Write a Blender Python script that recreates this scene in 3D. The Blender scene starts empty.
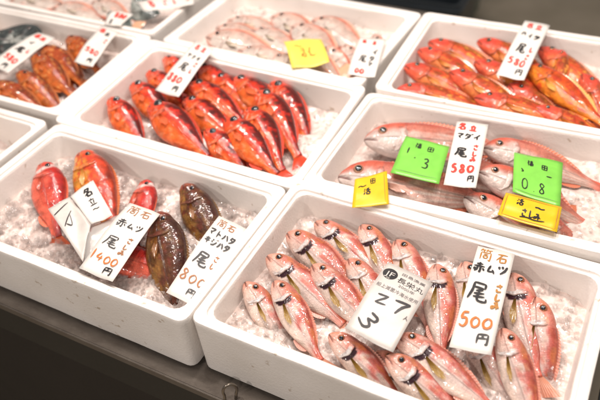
import bpy, bmesh, math, random
import numpy as np
from mathutils import Vector, Matrix, Euler, noise

scene = bpy.context.scene
# ------------------------------------------------------------------ camera
CAM = Vector((0.20568572, -0.63715462, 0.78680858)); ANG = (0.84120178, 0.06011875, 0.4733181); FPX = 687.85
cd = bpy.data.cameras.new('camera'); cam = bpy.data.objects.new('camera', cd); scene.collection.objects.link(cam)
cam.location = CAM; cam.rotation_euler = ANG
cd.sensor_width = 36; cd.lens = 36 * FPX / 600; cd.clip_start = .02; cd.clip_end = 50
cd.dof.use_dof = True; cd.dof.focus_distance = 1.06; cd.dof.aperture_fstop = 3.1
scene.camera = cam
# ------------------------------------------------------------------ light
w = bpy.data.worlds.new('World'); scene.world = w; w.use_nodes = True
w.node_tree.nodes['Background'].inputs[0].default_value = (1.0, .945, .90, 1)
w.node_tree.nodes['Background'].inputs[1].default_value = .22
def lamp(name, loc, target, size, power, col, size_y=None, shape='DISK'):
    l = bpy.data.lights.new(name, 'AREA'); l.shape = shape; l.size = size
    if size_y: l.size_y = size_y
    l.energy = power; l.color = col
    o = bpy.data.objects.new(name, l); scene.collection.objects.link(o); o.location = loc
    o.rotation_euler = (Vector(target) - Vector(loc)).to_track_quat('-Z', 'Y').to_euler()
    return o
WARM = (1.0, .895, .825)
for bx, by, bz, bp in ((-1.15, .75, 1.55, 11), (-.72, .62, 1.5, 13), (-.30, .72, 1.5, 13), (.12, .62, 1.5, 13), (.50, .72, 1.6, 9),
                       (-.85, -.05, 1.7, 8), (-.35, .02, 1.7, 8), (.10, -.12, 1.75, 8), (-.85, -1.45, 1.0, 14), (.30, -1.5, 1.15, 14)):  # last two are fill lights added in front to brighten the box faces
    lamp('market_bulb_or_fill', (bx, by, bz), (bx * .8, by * .5 + .1, 0), .085, bp * .62, WARM)
lamp('wide_soft_fill', (-.2, .35, 2.1), (-.2, .25, 0), 1.8, 7, (1.0, .90, .83), .9, 'RECTANGLE')  # broad soft area light added overhead, not a real tube lamp
scene.view_settings.view_transform = 'Standard'; scene.view_settings.look = 'None'
scene.view_settings.exposure = 0; scene.view_settings.gamma = 1
scene.cycles.max_bounces = 8; scene.cycles.transmission_bounces = 4; scene.cycles.transparent_max_bounces = 14; scene.cycles.caustics_refractive = False; scene.cycles.caustics_reflective = False

ROT = Euler(ANG, 'XYZ').to_matrix()
def ray(px, py):
    return ROT @ Vector(((px - 300) / FPX, -(py - 200) / FPX, -1))
# ------------------------------------------------------------------ helpers
def link(o, parent=None):
    scene.collection.objects.link(o)
    if parent is not None: o.parent = parent
    return o
def tag(o, label=None, cat=None, group=None, kind=None):
    if label: o['label'] = label
    if cat: o['category'] = cat
    if group: o['group'] = group
    if kind: o['kind'] = kind
    return o
def mesh_obj(name, verts, faces, m, parent=None, smooth=True, cols=None, uvs=None):
    me = bpy.data.meshes.new(name); me.from_pydata([tuple(v) for v in verts], [], faces); me.update()
    if smooth: me.polygons.foreach_set('use_smooth', [True] * len(me.polygons))
    if cols is not None:
        a = me.color_attributes.new('Col', 'FLOAT_COLOR', 'POINT')
        c = np.ones((len(verts), 4), np.float32); c[:, :3] = np.array(cols)[:, :3]; a.data.foreach_set('color', c.ravel())
    if uvs is not None:
        uv = me.uv_layers.new(name='UVMap'); li = np.zeros(len(me.loops), np.int32); me.loops.foreach_get('vertex_index', li)
        uv.data.foreach_set('uv', np.array(uvs, np.float32)[li].ravel())
    me.materials.append(m)
    return link(bpy.data.objects.new(name, me), parent)
def empty(name, loc=(0, 0, 0)):
    o = bpy.data.objects.new(name, None); o.empty_display_size = .03; link(o); o.location = loc; return o
def grid_faces(nu, nv, wrap=False):
    f = []
    for i in range(nu - 1):
        for j in range(nv if wrap else nv - 1):
            k = (j + 1) % nv; f.append((i * nv + j, i * nv + k, (i + 1) * nv + k, (i + 1) * nv + j))
    return f
def nodes(name):
    m = bpy.data.materials.new(name); m.use_nodes = True; nt = m.node_tree
    return m, nt, nt.nodes['Principled BSDF']
def N(nt, t, **k):
    n = nt.nodes.new(t)
    for a, b in k.items(): setattr(n, a, b)
    return n
def inp(n, **k):
    for a, b in k.items(): n.inputs[a.replace('_', ' ')].default_value = b

# ------------------------------------------------------------------ materials
def foam_mat():
    m, nt, b = nodes('white_foam'); L = nt.links.new
    tc = N(nt, 'ShaderNodeTexCoord')
    v = N(nt, 'ShaderNodeTexVoronoi'); v.inputs['Scale'].default_value = 250
    n = N(nt, 'ShaderNodeTexNoise'); n.inputs['Scale'].default_value = 9; n.inputs['Detail'].default_value = 6
    n2 = N(nt, 'ShaderNodeTexNoise'); n2.inputs['Scale'].default_value = 60; n2.inputs['Detail'].default_value = 3
    for q in (v, n, n2): L(tc.outputs['Object'], q.inputs['Vector'])
    r = N(nt, 'ShaderNodeValToRGB'); r.color_ramp.elements[0].position = .3; r.color_ramp.elements[1].position = .62
    r.color_ramp.elements[0].color = (.755, .705, .655, 1); r.color_ramp.elements[1].color = (.84, .795, .755, 1)
    L(n.outputs['Fac'], r.inputs[0])
    rr = N(nt, 'ShaderNodeValToRGB'); rr.color_ramp.elements[0].position = .26; rr.color_ramp.elements[1].position = .33
    rr.color_ramp.elements[0].color = (.55, .46, .36, 1); rr.color_ramp.elements[1].color = (1, 1, 1, 1)
    L(n2.outputs['Fac'], rr.inputs[0])
    mx = N(nt, 'ShaderNodeMixRGB', blend_type='MULTIPLY'); mx.inputs[0].default_value = .75
    L(r.outputs[0], mx.inputs[1]); L(rr.outputs[0], mx.inputs[2]); L(mx.outputs[0], b.inputs['Base Color'])
    b.inputs['Roughness'].default_value = .42; b.inputs['Specular IOR Level'].default_value = .4
    bp = N(nt, 'ShaderNodeBump'); bp.inputs['Strength'].default_value = .32; bp.inputs['Distance'].default_value = .0009
    L(v.outputs['Distance'], bp.inputs['Height'])
    bp2 = N(nt, 'ShaderNodeBump'); bp2.inputs['Strength'].default_value = .3; bp2.inputs['Distance'].default_value = .004
    L(n.outputs['Fac'], bp2.inputs['Height']); L(bp.outputs[0], bp2.inputs['Normal']); L(bp2.outputs[0], b.inputs['Normal'])
    return m
FOAM = foam_mat()
def skin_mat(name, scale=420, rough=.38, scale_str=.5, mottle=.25, sheen=.0):
    m, nt, b = nodes(name); L = nt.links.new
    at = N(nt, 'ShaderNodeAttribute', attribute_name='Col')
    uv = N(nt, 'ShaderNodeUVMap', uv_map='UVMap')
    v = N(nt, 'ShaderNodeTexVoronoi'); v.inputs['Scale'].default_value = scale; v.inputs['Randomness'].default_value = .55
    L(uv.outputs[0], v.inputs['Vector'])
    n = N(nt, 'ShaderNodeTexNoise'); n.inputs['Scale'].default_value = 70; n.inputs['Detail'].default_value = 6; n.inputs['Roughness'].default_value = .6; L(uv.outputs[0], n.inputs['Vector'])
    oi = N(nt, 'ShaderNodeObjectInfo')
    ad = N(nt, 'ShaderNodeVectorMath', operation='ADD'); L(uv.outputs[0], ad.inputs[0])
    cm = N(nt, 'ShaderNodeCombineXYZ'); L(oi.outputs['Random'], cm.inputs[2]); L(cm.outputs[0], ad.inputs[1]); L(ad.outputs[0], n.inputs['Vector'])
    r1 = N(nt, 'ShaderNodeMapRange'); r1.inputs['From Max'].default_value = .9; r1.inputs['To Min'].default_value = 1.12; r1.inputs['To Max'].default_value = .80
    L(v.outputs['Distance'], r1.inputs['Value'])
    r2 = N(nt, 'ShaderNodeMapRange'); r2.inputs['From Min'].default_value = .3; r2.inputs['From Max'].default_value = .7
    r2.inputs['To Min'].default_value = 1 - mottle; r2.inputs['To Max'].default_value = 1 + mottle * .6; L(n.outputs['Fac'], r2.inputs['Value'])
    mu = N(nt, 'ShaderNodeMath', operation='MULTIPLY'); L(r1.outputs[0], mu.inputs[0]); L(r2.outputs[0], mu.inputs[1])
    vm = N(nt, 'ShaderNodeVectorMath', operation='SCALE'); L(at.outputs['Color'], vm.inputs[0]); L(mu.outputs[0], vm.inputs['Scale'])
    L(vm.outputs[0], b.inputs['Base Color'])
    b.inputs['Roughness'].default_value = rough; b.inputs['Specular IOR Level'].default_value = .15
    b.inputs['Coat Weight'].default_value = .8; b.inputs['Coat Roughness'].default_value = .055; b.inputs['Coat IOR'].default_value = 1.5
    b.inputs['Subsurface Weight'].default_value = .06; b.inputs['Subsurface Radius'].default_value = (.008, .004, .003); b.inputs['Subsurface Scale'].default_value = .5
    bp = N(nt, 'ShaderNodeBump'); bp.inputs['Strength'].default_value = scale_str; bp.inputs['Distance'].default_value = .0006; bp.invert = True
    L(v.outputs['Distance'], bp.inputs['Height'])
    bp2 = N(nt, 'ShaderNodeBump'); bp2.inputs['Strength'].default_value = .6; bp2.inputs['Distance'].default_value = .0035
    L(n.outputs['Fac'], bp2.inputs['Height']); L(bp.outputs[0], bp2.inputs['Normal']); L(bp2.outputs[0], b.inputs['Normal']); n4 = N(nt, 'ShaderNodeTexNoise'); n4.inputs['Scale'].default_value = 90; n4.inputs['Detail'].default_value = 2.5; n4.inputs['Roughness'].default_value = .6; L(ad.outputs[0], n4.inputs['Vector'])
    bc = N(nt, 'ShaderNodeBump'); bc.inputs['Strength'].default_value = .42; bc.inputs['Distance'].default_value = .004; L(n4.outputs['Fac'], bc.inputs['Height']); L(bc.outputs[0], b.inputs['Coat Normal'])
    return m
SKIN = skin_mat('wet_fish_skin')
SKIN_BIG = skin_mat('wet_coarse_fish_skin', 300, .36, .5, .45)
def fin_mat():
    m, nt, b = nodes('fish_fin'); L = nt.links.new
    at = N(nt, 'ShaderNodeAttribute', attribute_name='Col'); L(at.outputs['Color'], b.inputs['Base Color'])
    b.inputs['Roughness'].default_value = .25; b.inputs['Coat Weight'].default_value = .6; b.inputs['Coat Roughness'].default_value = .1
    b.inputs['Transmission Weight'].default_value = .12
    return m
FIN = fin_mat()
def plain(name, col, rough=.5, metal=0, coat=0, spec=.5, trans=0, ior=1.45):
    m, nt, b = nodes(name)
    inp(b, Base_Color=(*col, 1), Roughness=rough, Metallic=metal, Coat_Weight=coat, Specular_IOR_Level=spec, Transmission_Weight=trans, IOR=ior)
    return m
PUPIL = plain('fish_pupil', (.008, .008, .012), .05, coat=1)
_iris = {}
def iris(col):
    if col not in _iris: _iris[col] = plain('fish_iris', col, .12, .3, 1)
    return _iris[col]
def paper_mat(name, col, rough=.45, amt=.06, trans=0.0, coat=.25):
    m, nt, b = nodes(name); L = nt.links.new
    tc = N(nt, 'ShaderNodeTexCoord'); n = N(nt, 'ShaderNodeTexNoise'); n.inputs['Scale'].default_value = 30; n.inputs['Detail'].default_value = 5
    L(tc.outputs['Object'], n.inputs['Vector'])
    r = N(nt, 'ShaderNodeMapRange'); r.inputs['From Min'].default_value = .3; r.inputs['From Max'].default_value = .7; r.inputs['To Min'].default_value = 1 - amt; r.inputs['To Max'].default_value = 1 + amt * .3
    L(n.outputs['Fac'], r.inputs['Value'])
    vm = N(nt, 'ShaderNodeVectorMath', operation='SCALE'); vm.inputs[0].default_value = col; L(r.outputs[0], vm.inputs['Scale']); L(vm.outputs[0], b.inputs['Base Color'])
    b.inputs['Roughness'].default_value = rough; b.inputs['Coat Weight'].default_value = coat; b.inputs['Coat Roughness'].default_value = .25
    b.inputs['Transmission Weight'].default_value = trans
    bp = N(nt, 'ShaderNodeBump'); bp.inputs['Strength'].default_value = .3; bp.inputs['Distance'].default_value = .003; n.inputs['Scale'].default_value = 22; n.inputs['Distortion'].default_value = .8; L(n.outputs['Fac'], bp.inputs['Height']); L(bp.outputs[0], b.inputs['Normal'])
    return m
PAPER = paper_mat('wet_white_card', (.73, .695, .65))
PAPER_D = paper_mat('damp_printed_card', (.60, .56, .52), .4, .16)
GREEN = paper_mat('green_plastic_label', (.21, .60, .075), .35, .16, coat=.5)
YELLOW = paper_mat('yellow_plastic_label', (.80, .50, .012), .35, .14, coat=.4)
LEMON = paper_mat('pale_yellow_paper', (.80, .66, .10), .5, .06)
PLASTIC = paper_mat('clear_plastic_sleeve', (.80, .76, .72), .22, .05, .55, .8)
INK = {'k': plain('black_ink', (.018, .016, .018), .45), 'o': plain('ochre_ink', (.40, .17, .03), .5), 'r': plain('red_ink', (.72, .045, .03), .5),
       'b': plain('brown_ink', (.34, .13, .045), .5), 'g': plain('grey_ink', (.13, .11, .11), .5), 'n': plain('orange_ink', (.62, .15, .02), .5), 'w': PAPER_D}
def ice_mat():
    m, nt, b = nodes('crushed_ice'); L = nt.links.new; nt.nodes.remove(b); out = nt.nodes['Material Output']
    tc = N(nt, 'ShaderNodeTexCoord'); n = N(nt, 'ShaderNodeTexNoise'); n.inputs['Scale'].default_value = 240; n.inputs['Detail'].default_value = 3
    L(tc.outputs['Object'], n.inputs['Vector'])
    bp = N(nt, 'ShaderNodeBump'); bp.inputs['Strength'].default_value = .55; bp.inputs['Distance'].default_value = .002; L(n.outputs['Fac'], bp.inputs['Height'])
    tr = N(nt, 'ShaderNodeBsdfTransparent'); tr.inputs[0].default_value = (.985, .98, .977, 1)
    df = N(nt, 'ShaderNodeBsdfDiffuse'); df.inputs[0].default_value = (.86, .80, .77, 1); L(bp.outputs[0], df.inputs['Normal'])
    tl = N(nt, 'ShaderNodeBsdfTranslucent'); tl.inputs[0].default_value = (.88, .83, .80, 1)
    gl = N(nt, 'ShaderNodeBsdfGlossy'); gl.inputs['Roughness'].default_value = .07; L(bp.outputs[0], gl.inputs['Normal'])
    m1 = N(nt, 'ShaderNodeMixShader'); m1.inputs[0].default_value = .5; L(df.outputs[0], m1.inputs[1]); L(tl.outputs[0], m1.inputs[2])
    m2 = N(nt, 'ShaderNodeMixShader'); m2.inputs[0].default_value = .13; L(tr.outputs[0], m2.inputs[1]); L(m1.outputs[0], m2.inputs[2])
    lw = N(nt, 'ShaderNodeLayerWeight'); lw.inputs['Blend'].default_value = .35; L(bp.outputs[0], lw.inputs['Normal']); fr = N(nt, 'ShaderNodeMapRange'); fr.inputs['To Min'].default_value = .05; fr.inputs['To Max'].default_value = .42; L(lw.outputs['Facing'], fr.inputs['Value'])
    m3 = N(nt, 'ShaderNodeMixShader'); L(fr.outputs[0], m3.inputs[0]); L(m2.outputs[0], m3.inputs[1]); L(gl.outputs[0], m3.inputs[2]); L(m3.outputs[0], out.inputs['Surface'])
    return m
ICE = ice_mat()
def bed_mat():
    m, nt, b = nodes('ice_slush'); L = nt.links.new
    inp(b, Roughness=.18, Coat_Weight=.8)
    tc = N(nt, 'ShaderNodeTexCoord'); n = N(nt, 'ShaderNodeTexNoise'); n.inputs['Scale'].default_value = 70; n.inputs['Detail'].default_value = 6
    v = N(nt, 'ShaderNodeTexVoronoi'); v.inputs['Scale'].default_value = 95
    L(tc.outputs['Object'], n.inputs['Vector']); L(tc.outputs['Object'], v.inputs['Vector'])
    r = N(nt, 'ShaderNodeValToRGB'); r.color_ramp.elements[0].position = .3; r.color_ramp.elements[0].color = (.60, .46, .41, 1); r.color_ramp.elements[1].color = (.80, .70, .655, 1); r.color_ramp.elements[1].position = .65
    L(n.outputs['Fac'], r.inputs[0]); L(r.outputs[0], b.inputs['Base Color'])
    bp = N(nt, 'ShaderNodeBump'); bp.inputs['Strength'].default_value = .7; bp.inputs['Distance'].default_value = .004; L(v.outputs['Distance'], bp.inputs['Height'])
    bp2 = N(nt, 'ShaderNodeBump'); bp2.inputs['Strength'].default_value = .6; bp2.inputs['Distance'].default_value = .004; L(n.outputs['Fac'], bp2.inputs['Height']); L(bp.outputs[0], bp2.inputs['Normal'])
    L(bp2.outputs[0], b.inputs['Normal'])
    return m
BED = bed_mat()
def steel_mat():
    m, nt, b = nodes('stained_steel'); L = nt.links.new
    tc = N(nt, 'ShaderNodeTexCoord'); n = N(nt, 'ShaderNodeTexNoise'); n.inputs['Scale'].default_value = 14; n.inputs['Detail'].default_value = 8; n.inputs['Roughness'].default_value = .65
    mp = N(nt, 'ShaderNodeMapping'); mp.inputs['Scale'].default_value = (1, 2.5, 1); L(tc.outputs['Object'], mp.inputs[0]); L(mp.outputs[0], n.inputs['Vector'])
    r = N(nt, 'ShaderNodeValToRGB'); r.color_ramp.elements[0].position = .34; r.color_ramp.elements[0].color = (.12, .10, .085, 1); r.color_ramp.elements[1].position = .72; r.color_ramp.elements[1].color = (.19, .165, .14, 1)
    L(n.outputs['Fac'], r.inputs[0]); L(r.outputs[0], b.inputs['Base Color'])
    r2 = N(nt, 'ShaderNodeMapRange'); r2.inputs['From Min'].default_value = .3; r2.inputs['From Max'].default_value = .7; r2.inputs['To Min'].default_value = .30; r2.inputs['To Max'].default_value = .55
    L(n.outputs['Fac'], r2.inputs['Value']); L(r2.outputs[0], b.inputs['Roughness'])
    b.inputs['Metallic'].default_value = .6
    n3 = N(nt, 'ShaderNodeTexNoise'); n3.inputs['Scale'].default_value = 220; L(tc.outputs['Object'], n3.inputs['Vector'])
    bp = N(nt, 'ShaderNodeBump'); bp.inputs['Strength'].default_value = .15; bp.inputs['Distance'].default_value = .001; L(n3.outputs['Fac'], bp.inputs['Height']); L(bp.outputs[0], b.inputs['Normal'])
    return m
STEEL = steel_mat()
def dark_mat(name, c0, c1, rough, sc=8):
    m, nt, b = nodes(name); L = nt.links.new
    tc = N(nt, 'ShaderNodeTexCoord'); n = N(nt, 'ShaderNodeTexNoise'); n.inputs['Scale'].default_value = sc; n.inputs['Detail'].default_value = 6; L(tc.outputs['Object'], n.inputs['Vector'])
    r = N(nt, 'ShaderNodeValToRGB'); r.color_ramp.elements[0].position = .3; r.color_ramp.elements[1].position = .7
    r.color_ramp.elements[0].color = (*c0, 1); r.color_ramp.elements[1].color = (*c1, 1); L(n.outputs['Fac'], r.inputs[0]); L(r.outputs[0], b.inputs['Base Color'])
    b.inputs['Roughness'].default_value = rough
    return m
PANEL = dark_mat('dark_counter_panel', (.006, .006, .005), (.010, .0095, .008), .5)
KICK = dark_mat('dark_brown_kickboard', (.006, .004, .003), (.009, .006, .005), .6)
FLOORM = dark_mat('wet_concrete', (.30, .25, .175), (.42, .35, .26), .45, 3)
TOTE = dark_mat('dark_blue_plastic', (.02, .026, .032), (.03, .038, .045), .35)
TOTEG = dark_mat('grey_green_plastic', (.12, .15, .12), (.16, .19, .15), .4)
WIRE = plain('bent_steel_wire', (.30, .26, .22), .25, .9)

# ------------------------------------------------------------------ boxes
L0, W0, H0, RIM, TAP = .54, .3436, .121, .021, .0043
#        x        y       rot     z    tx      ty     dL      dW
BOX = {'A': (0, 0, 0, 0, 0, 0, 0, 0),
       'B': (-.5387, -.0211, .0033, -.0009, -.0081, .0014, -.0046, -.0206),
       'C': (-.5356, .3216, .0242, .0004, .0194, -.0176, -.0002, -.0102),
       'D': (.0030, .3486, .0194, .0006, -.0229, .0417, 0, -.0192),
       'E': (-1.1108, .3287, .0257, .0010, .0234, -.0027, 0, 0),
       'F': (-.5444, .6767, -.0360, 0, .0029, .0140, -.0207, .0010),
       'G': (.0142, .6784, .0242, .0041, .0217, .0088, 0, .0080),
       'H': (-1.112, .6850, .01, .002, .005, 0, 0, 0),
       'I': (-1.092, -.030, .004, 0, 0, 0, 0, -.012)}
GROW = {'A': (0, 0, 0, .0065), 'B': (0, -.001, 0, .0065), 'C': (.016, -.001, .0065, .0065), 'D': (0, 0, .0065, -.004), 'E': (0, .016, 0, 0), 'F': (0, .008, .0065, 0), 'G': (.008, 0, -.004, 0)}
MB = {}
for k, (x, y, r, z, tx, ty, dl, dw) in BOX.items():
    MB[k] = Matrix.Translation((x, y, z)) @ Euler((tx, -ty, r), 'XYZ').to_matrix().to_4x4()
def at(box, px, py, z):
    """world point where the view ray of a pixel meets the height z over a box's rim plane"""
    Mi = MB[box].inverted() if box else Matrix.Identity(4)
    o = Mi @ CAM; d = Mi.to_3x3() @ ray(px, py)
    t = (z - o.z) / d.z
    return (MB[box] if box else Matrix.Identity(4)) @ (o + d * t)
def rrect(hx, hy, r, seg):
    pts = []
    for cx, cy, a0 in ((1, 1, 0), (-1, 1, 90), (-1, -1, 180), (1, -1, 270)):
        for i in range(seg + 1):
            a = math.radians(a0 + 90 * i / seg); pts.append((cx * (hx - r) + r * math.cos(a), cy * (hy - r) + r * math.sin(a)))
    return pts
def foam_box(k, label):
    dl, dw = BOX[k][6:8]; hx, hy = (L0 + dl) / 2, (W0 + dw) / 2
    ix, iy = hx - RIM, hy - RIM
    loops = [(hx - TAP - .004, hy - TAP - .004, .012, -H0), (hx - TAP, hy - TAP, .014, -H0 + .004), (hx - TAP * .2, hy - TAP * .2, .015, -.012), (hx, hy, .016, -.0035), (hx - .001, hy - .001, .016, -.001), (hx - .0035, hy - .0035, .015, 0),
             (ix + .0075, iy + .0075, .017, 0), (ix + .006, iy + .006, .017, -.0012), (ix + .0055, iy + .0055, .017, -.0045), (ix + .0045, iy + .0045, .017, -.0055), (ix + .001, iy + .001, .02, -.0055), (ix, iy, .02, -.0065),
             (ix - .001, iy - .001, .021, -.012), (ix - .008, iy - .008, .022, -H0 + .022), (ix - .012, iy - .012, .02, -H0 + .018)]
    V = []; seg = 4; sub = 14; n = 4 * (seg + 1 + sub); g = GROW.get(k, (0, 0, 0, 0))
    for li, (a, b, r, z) in enumerate(loops):
        base = rrect(a, b, r, seg); pts = []
        for q, p in enumerate(base):
            pts.append(p)
            if q % (seg + 1) == seg:
                p2 = base[(q + 1) % len(base)]; pts += [(p[0] + (p2[0] - p[0]) * u / (sub + 1), p[1] + (p2[1] - p[1]) * u / (sub + 1)) for u in range(1, sub + 1)]
        if li < 6: pts = [(x + (g[1] if x > a - .02 else -g[0] if x < .02 - a else (g[1] - g[0]) / 2 + x * (g[1] + g[0]) / 2 / a), y + (g[3] if y > b - .02 else -g[2] if y < .02 - b else (g[3] - g[2]) / 2 + y * (g[3] + g[2]) / 2 / b)) for x, y in pts]
        for j, (x, y) in enumerate(pts):
            q = noise.noise(Vector((x * 9, y * 9, z * 9 + ord(k)))) * .0008 + noise.noise(Vector((x * 60, y * 60, z * 40 + ord(k)))) * .0006
            V.append((x + q, y + q, z + q * (.8 if z > -.1 else 0)))
    F = grid_faces(len(loops), n, True)
    F.append(tuple(range(n - 1, -1, -1))); F.append(tuple(range((len(loops) - 1) * n, len(loops) * n)))
    o = mesh_obj('foam_box', V, F, FOAM, smooth=True); o.matrix_world = MB[k]
    bm = bmesh.new(); bm.from_mesh(o.data); bmesh.ops.recalc_face_normals(bm, faces=bm.faces)
    for e in bm.edges:
        if len(e.link_faces) == 2 and e.calc_face_angle(0) > math.radians(35): e.smooth = False
    bm.to_mesh(o.data); bm.free()
    tag(o, label, 'foam box', 'foam fish boxes on the counter')
    return o
rnd = random.Random(7)
def hull_template(seed):
    r = random.Random(seed); bm = bmesh.new()
    for i in range(11):
        v = Vector((r.gauss(0, 1), r.gauss(0, 1), r.gauss(0, 1))).normalized() * r.uniform(.7, 1); bm.verts.new((v.x, v.y * r.uniform(.7, 1), v.z * .75))
    res = bmesh.ops.convex_hull(bm, input=bm.verts)
    bad = [v for v in bm.verts if not v.link_faces]
    bmesh.ops.delete(bm, geom=bad, context='VERTS'); bm.verts.index_update()
    out = (np.array([v.co[:] for v in bm.verts]), [tuple(v.index for v in f.verts) for f in bm.faces]); bm.free(); return out
HULLS = [hull_template(i) for i in range(10)]
def bedz(x, y, k, z0):
    return z0 + .010 * noise.noise(Vector((x * 14, y * 14, ord(k)))) + .004 * noise.noise(Vector((x * 45, y * 45, ord(k) + 5)))
def ice(k, z0, n, label, smin=.004, smax=.012, region=None, slope=(0, 0)):
    dl, dw = BOX[k][6:8]; hx, hy = (L0 + dl) / 2 - RIM - .003, (W0 + dw) / 2 - RIM - .003
    nx, ny = 90, 60; V = []
    for i in range(nx):
        for j in range(ny):
            x = -hx + 2 * hx * i / (nx - 1); y = -hy + 2 * hy * j / (ny - 1); V.append((x, y, bedz(x, y, k, z0) + slope[0] * x + slope[1] * y))
    root = mesh_obj('ice_bed', V, grid_faces(nx, ny), BED); root.matrix_world = MB[k]; tag(root, label, 'ice', kind='stuff')
    r = random.Random(ord(k)); vs = []; fs = []; off = 0
    reg = region or [(-hx, hx, -hy, hy)]
    for q in range(n):
        x0, x1, y0, y1 = r.choice(reg); x = r.uniform(max(x0, -hx + .006), min(x1, hx - .006)); y = r.uniform(max(y0, -hy + .006), min(y1, hy - .006)); s = r.uniform(smin, smax) * r.uniform(.6, 1)
        h, f = HULLS[r.randrange(10)]
        M = np.array(Euler((r.uniform(0, 6), r.uniform(0, 6), r.uniform(0, 6))).to_matrix())
        p = (h * s) @ M.T + np.array((x, y, bedz(x, y, k, z0) + slope[0] * x + slope[1] * y + r.uniform(-.1, .75) * s)); vs.append(p); fs += [tuple(i + off for i in t) for t in f]; off += len(h)
    if n:
        o = mesh_obj('ice_chunks', np.concatenate(vs), fs, ICE, root, smooth=False); o['kind'] = 'stuff'

foam_box('A', 'white foam box of pink fish nearest the viewer, beside the bent wire hook')
foam_box('B', 'white foam box at the front left with dark and red fish on ice')
foam_box('C', 'white foam box full of bright red black-eyed fish in the middle')
foam_box('D', 'white foam box of long pink fish under green labels')
foam_box('E', 'white foam box at far left with orange brown fish and black fish')
foam_box('F', 'white foam box of pale flat fish at the back with a yellow note')
foam_box('G', 'white foam box heaped with orange red fish at the back right')
foam_box('H', 'foam box cut off by the top left corner with pale and grey fish')
foam_box('I', 'empty looking white foam box cut off by the left edge')
ice('A', -.053, 1100, 'pinkish crushed ice bed under the pink fish in the nearest box')
ice('B', -.054, 1700, 'crushed ice around the red and dark fish in the front left box', .004, .015)
ice('C', -.062, 400, 'crushed ice under the bright red fish')
ice('D', -.058, 500, 'crushed ice under the long pink fish with green labels')
ice('E', -.055, 500, 'crushed ice around the orange brown fish at far left')
ice('F', -.055, 300, 'crushed ice under the pale flat fish')
ice('G', -.062, 300, 'crushed ice under the heaped orange red fish')
ice('H', -.045, 200, 'crushed ice in the box at the top left corner')
ice('I', -.075, 200, 'thin crushed ice in the empty looking box at the left edge')

# ------------------------------------------------------------------ counter and surroundings
def boxmesh(name, x0, x1, y0, y1, z0, z1, m, parent=None, bev=.0):
    bm = bmesh.new(); bmesh.ops.create_cube(bm, size=1)
    for v in bm.verts: v.co = Vector(((x0 + x1) / 2 + v.co.x * (x1 - x0), (y0 + y1) / 2 + v.co.y * (y1 - y0), (z0 + z1) / 2 + v.co.z * (z1 - z0)))
    if bev: bmesh.ops.bevel(bm, geom=bm.edges[:], offset=bev, segments=3, affect='EDGES')
    me = bpy.data.meshes.new(name); bm.to_mesh(me); bm.free(); me.materials.append(m)
    return link(bpy.data.objects.new(name, me), parent)
CZ = -.124
e1 = at(None, 0, 304, CZ); e2 = at(None, 216, 398, CZ)
ang = math.atan2(e2.y - e1.y, e2.x - e1.x)
ct = empty('display_counter', (e2.x, e2.y, CZ)); ct.rotation_euler = (0, 0, ang)
tag(ct, 'stained steel counter with dark front panel carrying the fish boxes', 'counter')
ex = .42
boxmesh('steel_top', -2.2, ex, 0, 1.3, -.018, 0, STEEL, ct, .0025)
boxmesh('front_panel', -2.2, ex, .012, .03, -.115, -.0185, PANEL, ct)
boxmesh('kickboard', -2.2, ex, .05, .07, -.86, -.1155, KICK, ct)
boxmesh('side_panel', ex - .03, ex - .01, .075, 1.28, -.86, -.0185, PANEL, ct)
fl = mesh_obj('floor', [(-14, -14, -1.0), (14, -14, -1.0), (14, 14, -1.0), (-14, 14, -1.0)], [(0, 1, 2, 3)], FLOORM, smooth=False); tag(fl, kind='structure')
def tube(name, pts, r, m, parent=None, n=10):
    V = []; P = [Vector(p) for p in pts]; up = Vector((0, 0, 1))
    for i, p in enumerate(P):
        d = (P[min(i + 1, len(P) - 1)] - P[max(i - 1, 0)]).normalized(); a = d.cross(Vector((.3, .9, .2))).normalized(); b = d.cross(a)
        for j in range(n): V.append(p + (a * math.cos(6.2832 * j / n) + b * math.sin(6.2832 * j / n)) * r)
    F = grid_faces(len(P), n, True); F.append(tuple(range(n))); F.append(tuple(range((len(P) - 1) * n, len(P) * n)))
    return mesh_obj(name, V, F, m, parent)
hb = at(None, 222, 404, CZ); ht = at(None, 231, 379, CZ + .03)
hk = []
base = hb + Vector((.0, .0, .0))
ax = (at(None, 236, 392, CZ + .012) - at(None, 223, 396, CZ + .012)).normalized(); ax.z = 0
for i in range(25):
    a = math.radians(205 - 240 * i / 24); c = at(None, 230, 391, CZ + .020)
    hk.append(c + ax * (math.cos(a) * .0105) + Vector((0, 0, 1)) * math.sin(a) * .0165)
hk = [Vector((hk[0].x - .002, hk[0].y, CZ - .004))] + hk + [Vector((hk[-1].x, hk[-1].y - .004, CZ + .0005))]
tag(tube('wire_hook', hk, .0024, WIRE), 'bent steel wire loop at the counter edge below the nearest box', 'hook')

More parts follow.
